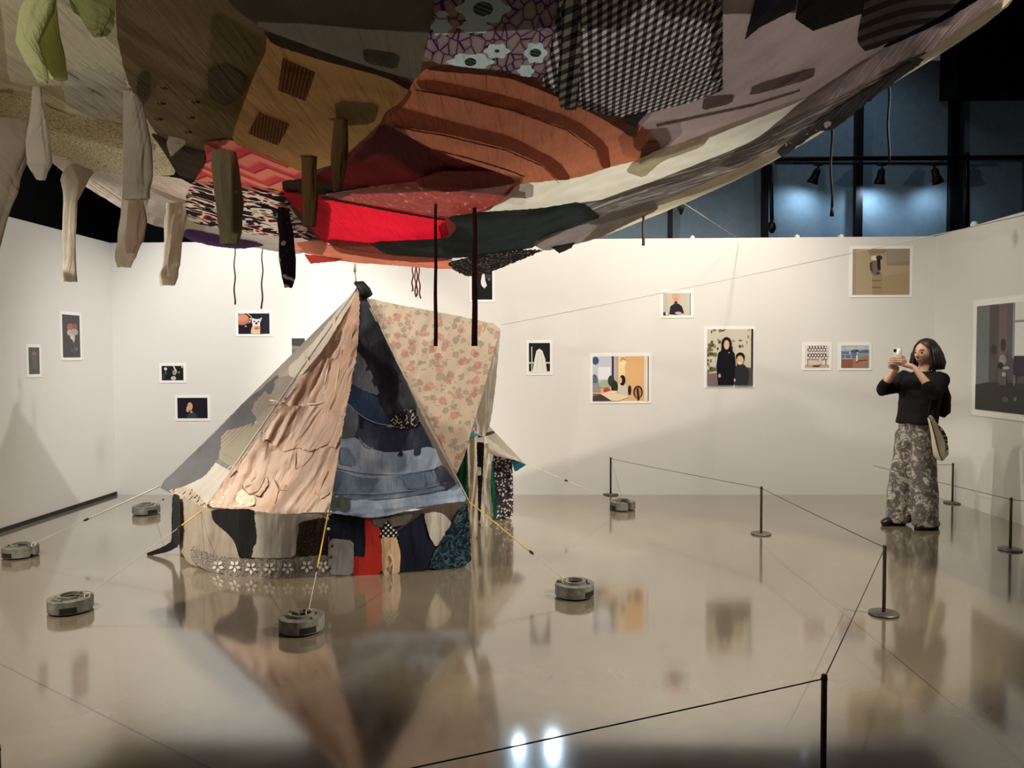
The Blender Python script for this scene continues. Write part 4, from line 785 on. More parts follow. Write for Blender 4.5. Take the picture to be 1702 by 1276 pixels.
K('cream_shirt', [(-40, -60), (150, -60), (196, -40), (196, 40), (206, 100), (218, 170), (218, 215), (150, 195), (90, 160), (-40, 130)], 'cream')
K('pale_strip', [(60, 225), (160, 275), (240, 305), (320, 335), (345, 365), (345, 398), (300, 386), (246, 372), (200, 346), (110, 290), (80, 264)], 'strips')
K('grey_white_patch', [(290, 350), (400, 378), (480, 388), (520, 402), (500, 424), (430, 413), (380, 402), (330, 396), (290, 380)], 'greyw')
K('blush_patch', [(252, 290), (300, 296), (325, 310), (310, 340), (290, 336), (250, 318)], 'blush')
K('eyelet_blouse', [(-40, 150), (50, 158), (95, 186), (205, 208), (252, 228), (285, 262), (293, 282), (288, 292), (210, 292), (150, 282), (95, 258), (-40, 225)], 'eyelet')
K('petticoat', [(96, 112), (160, 112), (212, 128), (222, 190), (190, 196), (150, 186), (112, 182)], 'white', ((.006, .04, 70, 4),), rough_edge=1.5)
K('brown_dress', [(190, -60), (450, -60), (450, 70), (430, 110), (400, 190), (384, 232), (345, 250), (300, 246), (262, 226), (232, 180), (208, 124), (194, 60)], 'brown', dens=44)
K('olive_panel', [(352, 14), (448, 72), (425, 120), (402, 180), (384, 232), (344, 250), (318, 240), (332, 180), (348, 90)], 'olive')
K('olive_pocket', [(346, 112), (378, 106), (410, 130), (404, 158), (374, 178), (346, 160)], 'oval')
K('dark_pocket', [(232, 118), (250, 120), (250, 160), (236, 178), (226, 150)], 'oval')
K('dark_wool_patch', [(248, 218), (300, 240), (340, 250), (342, 275), (322, 300), (296, 292), (272, 252)], 'dbrown')
K('zigzag_dress', [(338, 236), (384, 232), (440, 252), (508, 282), (505, 312), (470, 324), (400, 312), (322, 306), (330, 286), (344, 268)], 'zig')
K('abstract_print_dress', [(318, 300), (380, 306), (470, 316), (486, 350), (508, 378), (530, 396), (480, 395), (400, 387), (310, 368), (308, 330)], 'abs')
K('maroon_dress', [(560, 270), (622, 212), (642, 206), (715, 248), (790, 272), (870, 284), (850, 300), (780, 306), (700, 316), (590, 320), (520, 322), (505, 300)], 'dred')
K('brown_belt', [(468, 300), (520, 296), (580, 312), (620, 306), (560, 332), (500, 326), (470, 318)], 'dbrown')
K('brocade_dress', [(520, 326), (590, 314), (680, 302), (730, 305), (790, 300), (868, 286), (862, 318), (836, 334), (806, 348), (762, 362), (660, 350), (590, 336)], 'satin')
K('sequin_trim', [(688, 300), (730, 285), (760, 284), (870, 286), (855, 306), (800, 314), (740, 320), (700, 312)], 'rbrown')
K('cream_silk_strip', [(790, 356), (838, 330), (862, 304), (958, 294), (1060, 264), (1160, 224), (1330, 160), (1390, 150), (1276, 236), (1130, 300), (1010, 330), (900, 348), (806, 360)], 'whitestrip', dens=44)
K('taupe_garment', [(1050, 230), (1090, 180), (1200, 140), (1196, -60), (1600, -60), (1470, 80), (1340, 165), (1170, 232), (1090, 262), (1066, 252)], 'lav', dens=44)
K('ochre_blouse', [(438, 48), (500, 70), (560, 88), (640, 112), (690, 140), (672, 166), (640, 186), (622, 226), (600, 238), (560, 272), (505, 288), (440, 258), (384, 236), (396, 190), (424, 118)], 'ochre', dens=50)
K('smocked_yoke', [(470, 96), (524, 120), (508, 168), (462, 150)], 'smock', soft=False); K('smocked_yoke', [(430, 186), (482, 206), (462, 242), (412, 222)], 'smock', soft=False)
K('ochre_pocket', [(556, 166), (632, 172), (622, 206), (560, 210)], 'olive')
K('brown_waistband', [(436, 48), (560, 84), (660, 118), (690, 140), (682, 152), (640, 128), (540, 102), (452, 74)], 'dbrown')
K('orange_dress', [(640, 190), (672, 164), (690, 130), (720, 104), (850, 116), (920, 138), (1000, 172), (1064, 206), (1098, 240), (1080, 262), (1020, 276), (960, 296), (862, 306), (846, 292), (760, 264), (716, 246), (648, 210)], 'orange', dens=60)
K('ruffled_tier', [(640, 190), (660, 176), (760, 204), (850, 226), (930, 268), (950, 298), (926, 300), (900, 272), (840, 246), (740, 222), (644, 208)], 'ruffle', ((.004, .05, 20, 3),))
K('ruffled_tier', [(690, 134), (720, 132), (850, 160), (960, 200), (1010, 240), (1016, 278), (1000, 280), (990, 246), (940, 212), (840, 180), (700, 150)], 'ruffle', ((.004, .05, 20, 3),))
for c_ in ([(690, 148), (760, 160), (850, 182), (940, 214), (988, 248), (1000, 282)], [(646, 208), (740, 224), (840, 248), (900, 274), (928, 302)], [(716, 246), (780, 262), (840, 280), (872, 292), (878, 306)]):
    K('tucked_seam', c_+[(x+1.5, y+3) for x, y in c_[::-1]], 'tuck', (), soft=False, dens=30)
K('orange_hem', [(700, 100), (850, 112), (920, 134), (1000, 168), (1064, 204), (1056, 232), (1000, 196), (900, 150), (840, 128), (704, 116)], 'hem')
for (x, y) in ((277, 118), (272, 146), (268, 174), (328, 142), (320, 170), (316, 196)):
    P, N, _ = SAIL(np.array([float(x)]), np.array([float(y)])); q = Vector(P[0])+Vector(N[0])*.05; bm = bmesh.new()
    for k in range(4): a = k*math.pi/2+.5; tube(bm, [q, q+Vector((math.cos(a)*.012, math.sin(a)*.012, -.004)), q+Vector((math.cos(a)*.018, math.sin(a)*.018, -.001))], [.003, .005, .002], 5)
    link('knotted_button', bm, F_['olive'], canopy)
K('brown_cuff', [(1080, 232), (1098, 240), (1096, 252), (1060, 274), (1066, 252)], 'tuck')
K('slate_skirt', [(330, -60), (724, -60), (722, 18), (708, 74), (696, 132), (660, 126), (560, 94), (440, 50), (390, 14)], 'slate', ((.006, .12, 10, 5),), dens=44)
K('slate_pocket', [(602, 80), (666, 90), (660, 116), (606, 104)], 'slate2')
INL = []
for (cx, cy, rx, ry, ce) in ((803, 15, 42, 23, 12), (790, 45, 27, 10, None), (733, 45, 17, 13, None), (826, 85, 20, 12, 3), (782, 103, 36, 14, 7), (890, 88, 18, 17, 7), (874, 118, 13, 10, None), (735, 24, 10, 6, None)):
    INL.append(([(cx+rx*(1+.13*math.cos(6*t))*math.cos(t), cy+ry*(1+.13*math.cos(6*t))*math.sin(t)) for t in np.linspace(0, 2*math.pi, 37)[:-1]], F_['mint']))
    if ce: INL.append(([(cx+ce*1.4*math.cos(t), cy+ce*math.sin(t)) for t in np.linspace(0, 2*math.pi, 19)[:-1]], F_['fcent']))
K('floral_blouse', [(720, -60), (930, -60), (932, 30), (912, 100), (898, 134), (850, 122), (704, 102), (714, 50), (722, 20)], 'floral', dens=80, inlays=INL)
K('gingham_shirt', [(926, -60), (1202, -60), (1198, 40), (1202, 150), (1150, 170), (1078, 188), (1034, 196), (970, 182), (900, 142), (912, 96), (926, 20)], 'ging', ((.006, .08, 95, 5),), dens=54, soft=False)
K('gingham_placket', [(932, 4), (960, -20), (966, 60), (962, 184), (930, 182), (926, 130), (934, 60)], 'gingb', ((.008, .05, 95, 6),)); K('gingham_placket', [(1184, -40), (1201, -40), (1202, 132), (1180, 136)], 'gingb', ())
K('black_lace_trim', [(1034, 194), (1080, 182), (1064, 200), (1056, 214), (1040, 204)], 'blk', (), rough_edge=1.5)
K('navy_plaid_corner', [(1262, -30), (1330, -30), (1322, 16), (1262, 46), (1238, 66)], 'navyc', soft=False)
K('black_corner', [(1330, -30), (1450, -30), (1440, 20), (1352, 52), (1322, 32)], 'blk', soft=False)
K('striped_garment', [(1446, -30), (1640, -60), (1590, 10), (1540, 40), (1440, 88), (1424, 70), (1430, 30)], 'strp')
K('taupe_pocket', [(1170, 160), (1222, 156), (1216, 172), (1166, 184)], 'lav2'); K('taupe_pocket', [(1250, 142), (1356, 110), (1352, 130), (1246, 160)], 'lav2')
K('seam_tape', [(1090, 206), (1250, 172), (1330, 148), (1330, 152), (1250, 177), (1092, 211)], 'lav2', (), soft=False)
K('lavender_strip', [(1190, 276), (1230, 246), (1270, 222), (1340, 162), (1450, 90), (1560, 40), (1660, -20), (1690, 0), (1600, 66), (1480, 130), (1380, 186), (1270, 250), (1220, 276)], 'lav2')
K('streaked_strip', [(964, 345), (1010, 328), (1100, 296), (1240, 240), (1330, 190), (1400, 160), (1500, 100), (1560, 80), (1480, 140), (1400, 190), (1330, 240), (1240, 290), (1150, 324), (1060, 352), (980, 374)], 'strip3')
K('ivory_edge', [(1000, 366), (1100, 334), (1200, 292), (1290, 248), (1400, 180), (1500, 116), (1640, 16), (1690, -10), (1640, 40), (1560, 92), (1470, 148), (1390, 206), (1290, 266), (1200, 311), (1100, 354), (1000, 394), (960, 404)], 'ivory')
K('black_lace_strip', [(1290, 250), (1340, 214), (1440, 148), (1520, 96), (1540, 100), (1460, 156), (1400, 204), (1384, 216), (1360, 218), (1300, 262)], 'blk', (), rough_edge=1.6)
K('red_slip', [(470, 318), (500, 322), (530, 326), (660, 348), (738, 362), (747, 394), (700, 402), (620, 408), (570, 408), (540, 404), (522, 384), (500, 352), (476, 330)], 'red', ((.003, .05, 4, 8),), dens=44)
K('red_brown_patch', [(540, 396), (620, 404), (720, 410), (760, 430), (700, 436), (620, 428), (560, 418)], 'rbrown')
K('salmon_lining', [(486, 404), (530, 398), (560, 412), (640, 424), (750, 430), (762, 442), (746, 448), (640, 440), (580, 436), (520, 424), (490, 416)], 'salmon')
K('coral_flap', [(505, 422), (570, 430), (560, 434), (516, 438)], 'coral', (), soft=False)
K('teal_silk_skirt', [(610, 402), (746, 396), (760, 376), (742, 360), (800, 352), (900, 346), (966, 334), (1002, 362), (950, 378), (900, 400), (882, 414), (760, 430), (644, 424)], 'teal', dens=44)
K('grey_poplin_strip', [(882, 404), (930, 384), (1000, 360), (1086, 332), (1096, 348), (1040, 374), (1000, 394), (960, 405), (906, 418)], 'grlav')
K('dark_flap', [(915, 410), (956, 402), (950, 412), (930, 421)], 'blk', (), soft=False)
K('black_floral_lace', [(742, 438), (770, 428), (880, 414), (906, 416), (870, 430), (810, 454), (778, 460), (756, 450)], 'blace', (), rough_edge=1.3)
K('purple_scarf', [(300, 390), (312, 380), (370, 392), (420, 400), (442, 408), (400, 414), (352, 409), (318, 400)], 'purple')
K('cream_yoke', [(1040, 286), (1050, 270), (1100, 246), (1180, 226), (1168, 244), (1100, 268), (1070, 296)], 'ivory', ((.006, .03, 40, 3),))
K('dark_seam', [(536, 326), (660, 350), (740, 363), (740, 367), (660, 354), (534, 330)], 'dbrown', (), soft=False)
K('green_shirt_body', [(100, -60), (190, -60), (192, 40), (180, 60), (165, 62), (140, 30), (120, 20)], 'green2')
# dangling sleeves: lofted, open-ended tubes of cloth
def sleeve(name, path, mat, flat=.45, d0=None, twist=.3, cuff=None):
    u0, v0 = path[0][0], path[0][1]; D = d0 if d0 else float(SAIL.depth(np.array([float(u0)]), np.array([float(v0)]))[0])-.04
    n = 36; m = max(18, len(path)*6); k = np.linspace(0, len(path)-1, m); t_ = np.arange(len(path))
    us, vs_, ws = np.interp(k, t_, [p[0] for p in path]), np.interp(k, t_, [p[1] for p in path]), np.interp(k, t_, [p[2] for p in path])
    sd = random.uniform(0, 60); bm = bmesh.new(); rings = []; uvs = []
    for i in range(m):
        c_ = V3(us[i], vs_[i], D); r_ = ws[i]*D/F/2; ring = []
        for q in range(n):
            a = 2*math.pi*q/n; fo = 1+.26*noise.noise(Vector((math.cos(a)*1.6+sd, math.sin(a)*1.6, i*.10)))+.26*noise.noise(Vector((math.cos(a)*3.4+sd, math.sin(a)*3.4, i*.06)))
            ring.append(bm.verts.new(c_+Vector((math.cos(a)*r_*min(fo, 1.12), math.sin(a)*r_*flat*fo, .006*noise.noise(Vector((a, i*.4, sd))))))); uvs.append((a*r_, c_.z))
        rings.append(ring)
    skin_rings(bm, rings, False); o = link(name, bm, F_[mat], canopy, uvs=uvs)
    if cuff:
        bm = bmesh.new(); q = rings_c = []; tube(bm, [V3(us[-1], vs_[-1]-2, D), V3(us[-1], vs_[-1]+cuff, D)], [ws[-1]*D/F/2*1.06]*2, 16, False)
        for v_ in bm.verts: v_.co.y = (v_.co.y-D)*flat+D
        link('cuff', bm, F_[mat], canopy)
    return o
sleeve('trouser_leg', [(75, -40, 40), (62, 20, 56), (46, 70, 38), (62, 110, 30), (72, 138, 14)], 'green', .4)
sleeve('trouser_leg', [(80, -20, 20), (82, 60, 36), (92, 100, 34), (98, 132, 26)], 'green', .4)
sleeve('cuff_flap', [(148, -10, 60), (160, 25, 50), (160, 50, 26), (162, 62, 8)], 'green2', .3)
sleeve('sleeve', [(62, 132, 10), (63, 190, 26), (64, 240, 38), (66, 272, 38), (68, 298, 14)], 'sl_white')
sleeve('sleeve', [(135, 276, 50), (124, 300, 42), (116, 335, 22), (114, 390, 22), (116, 430, 20), (116, 468, 24)], 'sl_grey', .4)
sleeve('sleeve', [(212, 132, 12), (222, 178, 30), (228, 240, 42), (230, 300, 46), (228, 330, 44)], 'sl_grey', .45)
sleeve('sleeve', [(228, 300, 40), (222, 350, 40), (216, 390, 42), (208, 425, 34), (206, 444, 20)], 'sl_white', .4)
sleeve('sleeve', [(226, 330, 22), (228, 370, 30), (224, 400, 28), (218, 420, 16)], 'sl_pink', .4, d0=2.9)
sleeve('sleeve', [(300, 338, 42), (292, 362, 34), (288, 400, 26), (284, 440, 28), (280, 456, 32), (278, 474, 24)], 'sl_grey', .5)
sleeve('sleeve', [(372, 234, 30), (374, 280, 42), (381, 340, 44), (384, 380, 36), (382, 406, 28)], 'sl_olive', .5)
sleeve('sleeve', [(514, 242, 26), (514, 280, 24), (515, 330, 24), (514, 376, 20)], 'sl_brown', .6)
sleeve('sleeve', [(567, 168, 18), (566, 220, 24), (564, 260, 26), (562, 300, 20), (559, 318, 10)], 'sl_brown', .6)
sleeve('sleeve', [(474, 330, 16), (470, 356, 20), (476, 390, 24), (478, 430, 26), (480, 460, 22), (480, 478, 12)], 'sl_floral', .6)
sleeve('shirt_tail', [(-10, 190, 120), (0, 240, 110), (-6, 300, 84), (-14, 350, 60), (-24, 420, 40)], 'sl_grey', .3)
sleeve('collar_scrap', [(285, 216, 8), (294, 236, 34), (288, 252, 14), (285, 258, 4)], 'sl_grey', .2)
def ribbon(name, u, v0, v1, wpx, mat, y, du=0, lab=None):
    bm = bmesh.new(); n = 16; L_, R_ = [], []
    for i in range(n+1):
        t = i/n; uu = u+du*t*t+1.0*math.sin(i*.9+u)*(1 if wpx < 4 else .4); ww = wpx*(.7+.5*t)/2; yy = y+.012*math.sin(i*.7+u)
        L_.append(bm.verts.new(V3(uu-ww, v0+(v1-v0)*t, yy))); R_.append(bm.verts.new(V3(uu+ww, v0+(v1-v0)*t, yy+.004)))
    for i in range(n): bm.faces.new((L_[i], R_[i], R_[i+1], L_[i+1]))
    o = link(name, bm, F_[mat], canopy); s = o.modifiers.new('thick', 'SOLIDIFY'); s.thickness = .002
    if lab: o['label'] = lab
dY = lambda u, v: float(SAIL.depth(np.array([float(u)]), np.array([float(v)]))[0])
ribbon('ribbon', 724, 312, 575, 5.5, 'dkrib', dY(724, 312), lab='long maroon ribbon'); ribbon('ribbon', 789, 322, 575, 8.5, 'dkrib', dY(789, 322), lab='wider maroon ribbon')
ribbon('ribbon', 390, 412, 506, 2.4, 'dkrib', 5.95); ribbon('ribbon', 436, 412, 513, 2.4, 'dkrib', 5.95, -1)
for u, v1, du in ((686, 484, -1), (690, 494, 1), (693, 492, 0), (696, 496, 3)): ribbon('ribbon', u, 436, v1, 2.2, 'rbrown', 6.1, du)
ribbon('ribbon', 1069, 318, 408, 4, 'lav2', dY(1069, 330))
rope('stay_string', V3(1132, 335, 6.0), V3(1226, 396, 8.1), .0025, M_WROPE, 'short pale string from canopy edge down to the back wall top', 0, 'string')
bm = bmesh.new(); tube(bm, [V3(1132, 335, 6), V3(1132, 345, 6), V3(1132, 357, 6)], [.006, .03, .006], 8); link('tie_knot', bm, F_['blk'], canopy)

# ================================================================== THE WOMAN
PO = ground(1518, 876); PO.z = 0; PO.y = 6.64; PO.x = float(at_y(1518, 876, 6.64)[0])
FW_ = Vector((-.92, -.39, 0)).normalized(); LF = Vector((-FW_.y, FW_.x, 0))
def L(a, b_, z): return PO+FW_*a+LF*b_+Vector((0, 0, z))
woman = empty('person', PO, 'woman with a dark bob in black shirt and patterned wide trousers photographing with a phone', 'person')
M_SKIN = NB('skin'); b = M_SKIN; M_SKIN = b.finish(b.mix(b.noise(b.uv(obj=True), 20, 3), (214, 168, 142), (226, 182, 156)), .5, 0, .35)
M_HAIR = NB('dark_brown_hair'); b = M_HAIR; hn = b.noise(b.uv((1, 1, .08), obj=True), 120, 3); M_HAIR = b.finish(b.ramp(hn, [(.3, (22, 17, 15)), (.7, (48, 38, 33))]), .42, 0, .5, nrm=b.bump(hn, .004))
M_LIP = plain('lips', (176, 96, 90), .4); M_EYE = plain('dark_eye', (30, 22, 20), .2); M_BROW = plain('eyebrow', (50, 36, 30), .7)
FST[0] = .004
M_SHIRT = cloth_mat('black_linen_shirt', (24, 23, 24), 0, .75, folds=12, fdir=60, fst=.006, var=.2); M_SHOE = plain('black_leather', (20, 20, 20), .35, spec=.5)
b = NB('camouflage_floral'); g3 = b.uv(obj=True); wob = b.noise(g3, 15, 2, .9)
cc = b.ramp(wob, [(0, (104, 98, 94)), (.40, (140, 132, 124)), (.46, (108, 102, 98)), (.53, (160, 154, 142)), (.56, (226, 222, 208)), (.61, (140, 134, 116)), (.65, (230, 226, 214)), (.72, (150, 136, 140))], True)
c2 = b.ramp(b.noise(g3, 26, 2, .8), [(0, (92, 86, 84)), (.58, (92, 86, 84)), (.61, (206, 200, 188)), (.68, (170, 164, 136))], True)
M_TROU = b.finish(b.mix(.42, cc, c2), .85, 0, .15, nrm=b.bump(b.noise(b.uv((1, 1, .15), obj=True), 16, 3), .01))
def ell(bm, c_, ra, rb, n=24, ax=None, tilt=0):
    u_, v_ = ax if ax else (FW_, LF); return [bm.verts.new(c_+u_*ra*math.cos(t)+v_*rb*math.sin(t)) for t in [2*math.pi*k/n for k in range(n)]]
def remesh(o, vox, sm=4, f=.5):
    m = o.modifiers.new('fuse', 'REMESH'); m.mode = 'VOXEL'; m.voxel_size = vox; m.use_smooth_shade = True
    if sm: s = o.modifiers.new('soften', 'SMOOTH'); s.iterations = sm; s.factor = f
# ---- body: one continuous skin surface (limbs, torso, neck, head, hands fused)
bm = bmesh.new()
HC = (-.115, .0, 1.497)    # head centre, local
def head(bm):
    n, m = 64, 48; rings = []; th0 = math.radians(6)
    for i in range(1, m):
        ph = math.pi*i/m; z = math.cos(ph); rr = math.sin(ph); ring = []
        for k in range(n):
            t = 2*math.pi*k/n; ca, sa = math.cos(t), math.sin(t); rx, ry, rz = .096, .074, .118
            jaw = max(0, -z); rx_ = rx*(1-.12*jaw*jaw); ry_ = ry*(1-.38*jaw**1.6)
            a = rx_*rr*ca; b_ = ry_*rr*sa; zz = z*rz
            if ca > 0:
                fr = ca**2
                a += fr*(.010 if z < -.55 else 0)*math.exp(-(b_/.03)**2)                     # chin
                a += .022*math.exp(-(b_/.0105)**2)*math.exp(-((zz+.022)/.016)**2) + .010*math.exp(-(b_/.009)**2)*math.exp(-((zz-.006)/.022)**2)   # nose
                a -= .009*(math.exp(-((abs(b_)-.031)/.014)**2)*math.exp(-((zz-.008)/.013)**2))*fr   # eye sockets
                a += .004*math.exp(-(b_/.05)**2)*math.exp(-((zz-.032)/.01)**2)*fr           # brow
                a += .008*math.exp(-(b_/.02)**2)*math.exp(-((zz+.058)/.010)**2)             # lips
                a -= .004*math.exp(-(b_/.02)**2)*math.exp(-((zz+.074)/.006)**2)
                a += .006*math.exp(-((abs(b_)-.045)/.016)**2)*math.exp(-((zz+.02)/.02)**2)*fr   # cheeks
            ring.append(bm.verts.new(L(HC[0]+a, HC[1]+b_, HC[2]+zz)))
        rings.append(ring)
    skin_rings(bm, rings[::-1])
head(bm)
for sgn in (-1, 1):     # ears
    tube(bm, [L(-.12, sgn*.074, 1.525), L(-.128, sgn*.082, 1.51), L(-.118, sgn*.080, 1.485), L(-.108, sgn*.073, 1.465)], [.008, .016, .012, .006], 8)
tube(bm, [L(-.115, 0, 1.45), L(-.11, 0, 1.40), L(-.10, 0, 1.34), L(-.09, 0, 1.30)], [.05, .048, .054, .075], 18)     # neck
rg = [ell(bm, L(a, 0, z), ra, rb) for a, z, ra, rb in ((-.02, .80, .07, .10), (-.025, .92, .075, .11), (-.05, 1.05, .09, .125), (-.075, 1.2, .10, .145), (-.085, 1.28, .085, .16), (-.095, 1.33, .06, .10))]; skin_rings(bm, rg)
SH_L, EL_L, WR_L = L(-.085, .165, 1.285), L(.125, .27, 1.185), L(.145, .105, 1.385)
SH_R, EL_R, WR_R = L(-.085, -.165, 1.285), L(.165, -.2, 1.20), L(.15, -.055, 1.375)
for s_, e_, w_ in ((SH_L, EL_L, WR_L), (SH_R, EL_R, WR_R)):
    tube(bm, [s_, s_.lerp(e_, .5), e_, e_.lerp(w_, .25), e_.lerp(w_, .6), w_], [.05, .042, .036, .036, .029, .021], 14)
for sgn, ca in ((1, -.013), (-1, .075)):
    tube(bm, [L(-.03, sgn*.08, .85), L(ca*.5, sgn*.11, .48), L(ca, sgn*.13, .10), L(ca+.02, sgn*.13, .06)], [.062, .05, .036, .036], 14)
# phone frame
PW = Vector((.72, -.69, 0)).normalized(); PN = Vector((-.69, -.72, 0)).normalized()
PC = Vector(at_y(1491.5, 593, 6.57).tolist())
def PP(w_, n_, z_): return PC+PW*w_+PN*n_+Vector((0, 0, z_))
def hand(bm, wrist, sgn, zk):
    """palm beside the phone, four fingers curling round its far face, thumb on her side"""
    pc = PP(sgn*.052, -.004, zk-.045); kn = PP(sgn*.050, .012, zk)
    tube(bm, [wrist, wrist.lerp(pc, .6), pc, kn], [.020, .024, .028, .020], 12)
    tube(bm, [PP(sgn*.05, .012, zk-.04), PP(sgn*.048, .014, zk+.022)], [.017, .014], 10)
    for k, (ln, dz) in enumerate(((.058, .024), (.066, .006), (.062, -.012), (.050, -.029))):
        b0 = PP(sgn*.050, .012, zk+dz); b1 = PP(sgn*.046, .028, zk+dz+.004); b2 = PP(sgn*(.046-ln*.45), .026, zk+dz+.006); b3 = PP(sgn*(.046-ln*.9), .0165, zk+dz+.005)
        tube(bm, [b0, b1, b2, b3], [.0088, .0085, .0078, .0062], 8)
    t0 = PP(sgn*.052, -.012, zk-.045); tube(bm, [t0, PP(sgn*.046, -.022, zk-.02), PP(sgn*.032, -.021, zk+.002), PP(sgn*.016, -.014, zk+.016)], [.0125, .0105, .009, .007], 8)
hand(bm, WR_L, 1, -.018); hand(bm, WR_R, -1, -.035)
body = link('body', bm, M_SKIN, woman); remesh(body, .0042, 3, .4)
for sgn in (-1, 1):
    bm = bmesh.new(); e = L(HC[0]+.081, sgn*.031, HC[2]+.008); bmesh.ops.create_icosphere(bm, subdivisions=2, radius=.0085, matrix=Matrix.Translation(e) @ Matrix.Diagonal((1, 1.3, .7, 1))); link('eye', bm, M_EYE, woman)
    bm = bmesh.new(); tube(bm, [L(HC[0]+.0925, sgn*.016, HC[2]+.030), L(HC[0]+.088, sgn*.034, HC[2]+.035), L(HC[0]+.074, sgn*.048, HC[2]+.031)], [.003, .0035, .002], 6); link('eyebrow', bm, M_BROW, woman)
bm = bmesh.new(); tube(bm, [L(HC[0]+.082, -.021, HC[2]-.058), L(HC[0]+.0935, -.008, HC[2]-.056), L(HC[0]+.0945, 0, HC[2]-.0575), L(HC[0]+.0935, .008, HC[2]-.056), L(HC[0]+.082, .021, HC[2]-.058)], [.003, .0055, .006, .0055, .003], 8); link('lips', bm, M_LIP, woman)
# ---- hair: bob to below the jaw, parted, open at the face
def hair_shell(bm, off):
    rows = []; N_ = 56
    for i in range(26):
        t = i/25; z = 1.634-off*.6 - t*(1.634-1.366)
        if z > HC[2]: q = math.sqrt(max(0.0, 1-((z-HC[2])/(.137-off))**2)); ra, rb = .118*q, .100*q
        else: k = (HC[2]-z)/.13; ra, rb = .118+.012*k, .100+.028*k-.02*max(0, k-.75)
        ra = max(.004, ra-off); rb = max(.004, rb-off); row = []
        fh = 0 if z > 1.592 else min(58, 60*math.sqrt((1.592-z)/.06))
        if z < 1.44: fh = 58-(1.44-z)*160
        for k in range(N_+1):
            ang = math.radians(fh+(360-2*fh)*k/N_); wv = 1+.03*noise.noise(Vector((math.cos(ang)*3, math.sin(ang)*3, z*9)))+.012*math.sin(ang*23+z*30)
            shift = -.012+(-.012*(HC[2]-z)/.13 if z < HC[2] else 0)
            row.append(L(HC[0]+shift+ra*wv*math.cos(ang), HC[1]+rb*wv*math.sin(ang), z))
        rows.append(row)
    return rows
bm = bmesh.new(); o_ = [[bm.verts.new(p) for p in r] for r in hair_shell(bm, 0)]; i_ = [[bm.verts.new(p) for p in r] for r in hair_shell(bm, .018)]
for G_, fl in ((o_, False), (i_, True)):
    for a, q in zip(G_, G_[1:]):
        for k in range(len(a)-1): f = (a[k], a[k+1], q[k+1], q[k]); bm.faces.new(f if not fl else f[::-1])
for k in range(len(o_[0])-1): bm.faces.new((o_[-1][k], o_[-1][k+1], i_[-1][k+1], i_[-1][k])); bm.faces.new((o_[0][k+1], o_[0][k], i_[0][k], i_[0][k+1]))
for a, q, c_, d in zip(o_, o_[1:], i_, i_[1:]): bm.faces.new((a[0], q[0], d[0], c_[0])); bm.faces.new((q[-1], a[-1], c_[-1], d[-1]))
bmesh.ops.recalc_face_normals(bm, faces=bm.faces); link('hair', bm, M_HAIR, woman)
bm = bmesh.new()
for k in range(26):
    a0 = math.radians(70+220*k/25); R_ = .122; tube(bm, [L(HC[0]-.012+.09*math.cos(a0), .085*math.sin(a0), 1.56), L(HC[0]-.014+.120*math.cos(a0), .112*math.sin(a0), 1.49), L(HC[0]-.02+.132*math.cos(a0), .130*math.sin(a0), 1.42), L(HC[0]-.022+.128*math.cos(a0), .128*math.sin(a0), 1.372-.012*math.sin(k*2.3))], [.012, .016, .016, .006], 6)
link('hair_locks', bm, M_HAIR, woman)
# ---- shirt
bm = bmesh.new()
rg = [ell(bm, L(a, b_, z), ra, rb, 32) for a, b_, z, ra, rb in ((-.02, 0, .895, .138, .185), (-.025, 0, .93, .138, .185), (-.04, 0, 1.02, .134, .18), (-.06, 0, 1.13, .132, .182), (-.075, 0, 1.22, .138, .20), (-.085, 0, 1.275, .12, .205), (-.095, 0, 1.315, .09, .17), (-.10, 0, 1.345, .068, .085))]; skin_rings(bm, rg)
for s_, e_, w_, fr in ((SH_L, EL_L, WR_L, .33), (SH_R, EL_R, WR_R, .34)):
    c_ = e_.lerp(w_, fr); tube(bm, [s_+(s_-e_)*.12, s_, s_.lerp(e_, .35)-Vector((0, 0, .02)), s_.lerp(e_, .7)-Vector((0, 0, .022)), e_-Vector((0, 0, .018)), e_.lerp(w_, fr*.5), c_], [.045, .076, .078, .068, .058, .054, .050], 18)
# loose back fold and drooping near sleeve hem
tube(bm, [L(-.16, .10, 1.26), L(-.20, .11, 1.12), L(-.215, .11, 1.0), L(-.19, .10, .955)], [.05, .06, .055, .03], 14)
shirt = link('shirt', bm, M_SHIRT, woman); remesh(shirt, .009, 4, .5)
tx = bpy.data.textures.new('shirt_folds', 'CLOUDS'); tx.noise_scale = .09; dm = shirt.modifiers.new('folds', 'DISPLACE'); dm.texture = tx; dm.strength = .022; dm.mid_level = .5; dm.texture_coords = 'GLOBAL'
bm = bmesh.new()
for sgn in (-1, 1):
    pts = [L(-.165, sgn*.02, 1.375), L(-.15, sgn*.062, 1.37), L(-.10, sgn*.074, 1.35), L(-.045, sgn*.05, 1.325), L(-.012, sgn*.02, 1.29)]
    lo = [p+Vector((0, 0, -.04))-(L(-.1, 0, 0)-p).normalized()*.0+((p-L(-.1, 0, p.z)).normalized()*.022) for p in pts]
    a = [bm.verts.new(p) for p in pts]; q = [bm.verts.new(p) for p in lo]
    for k in range(4): bm.faces.new((a[k], a[k+1], q[k+1], q[k]))
col = link('collar', bm, M_SHIRT, woman); s = col.modifiers.new('thick', 'SOLIDIFY'); s.thickness = .005
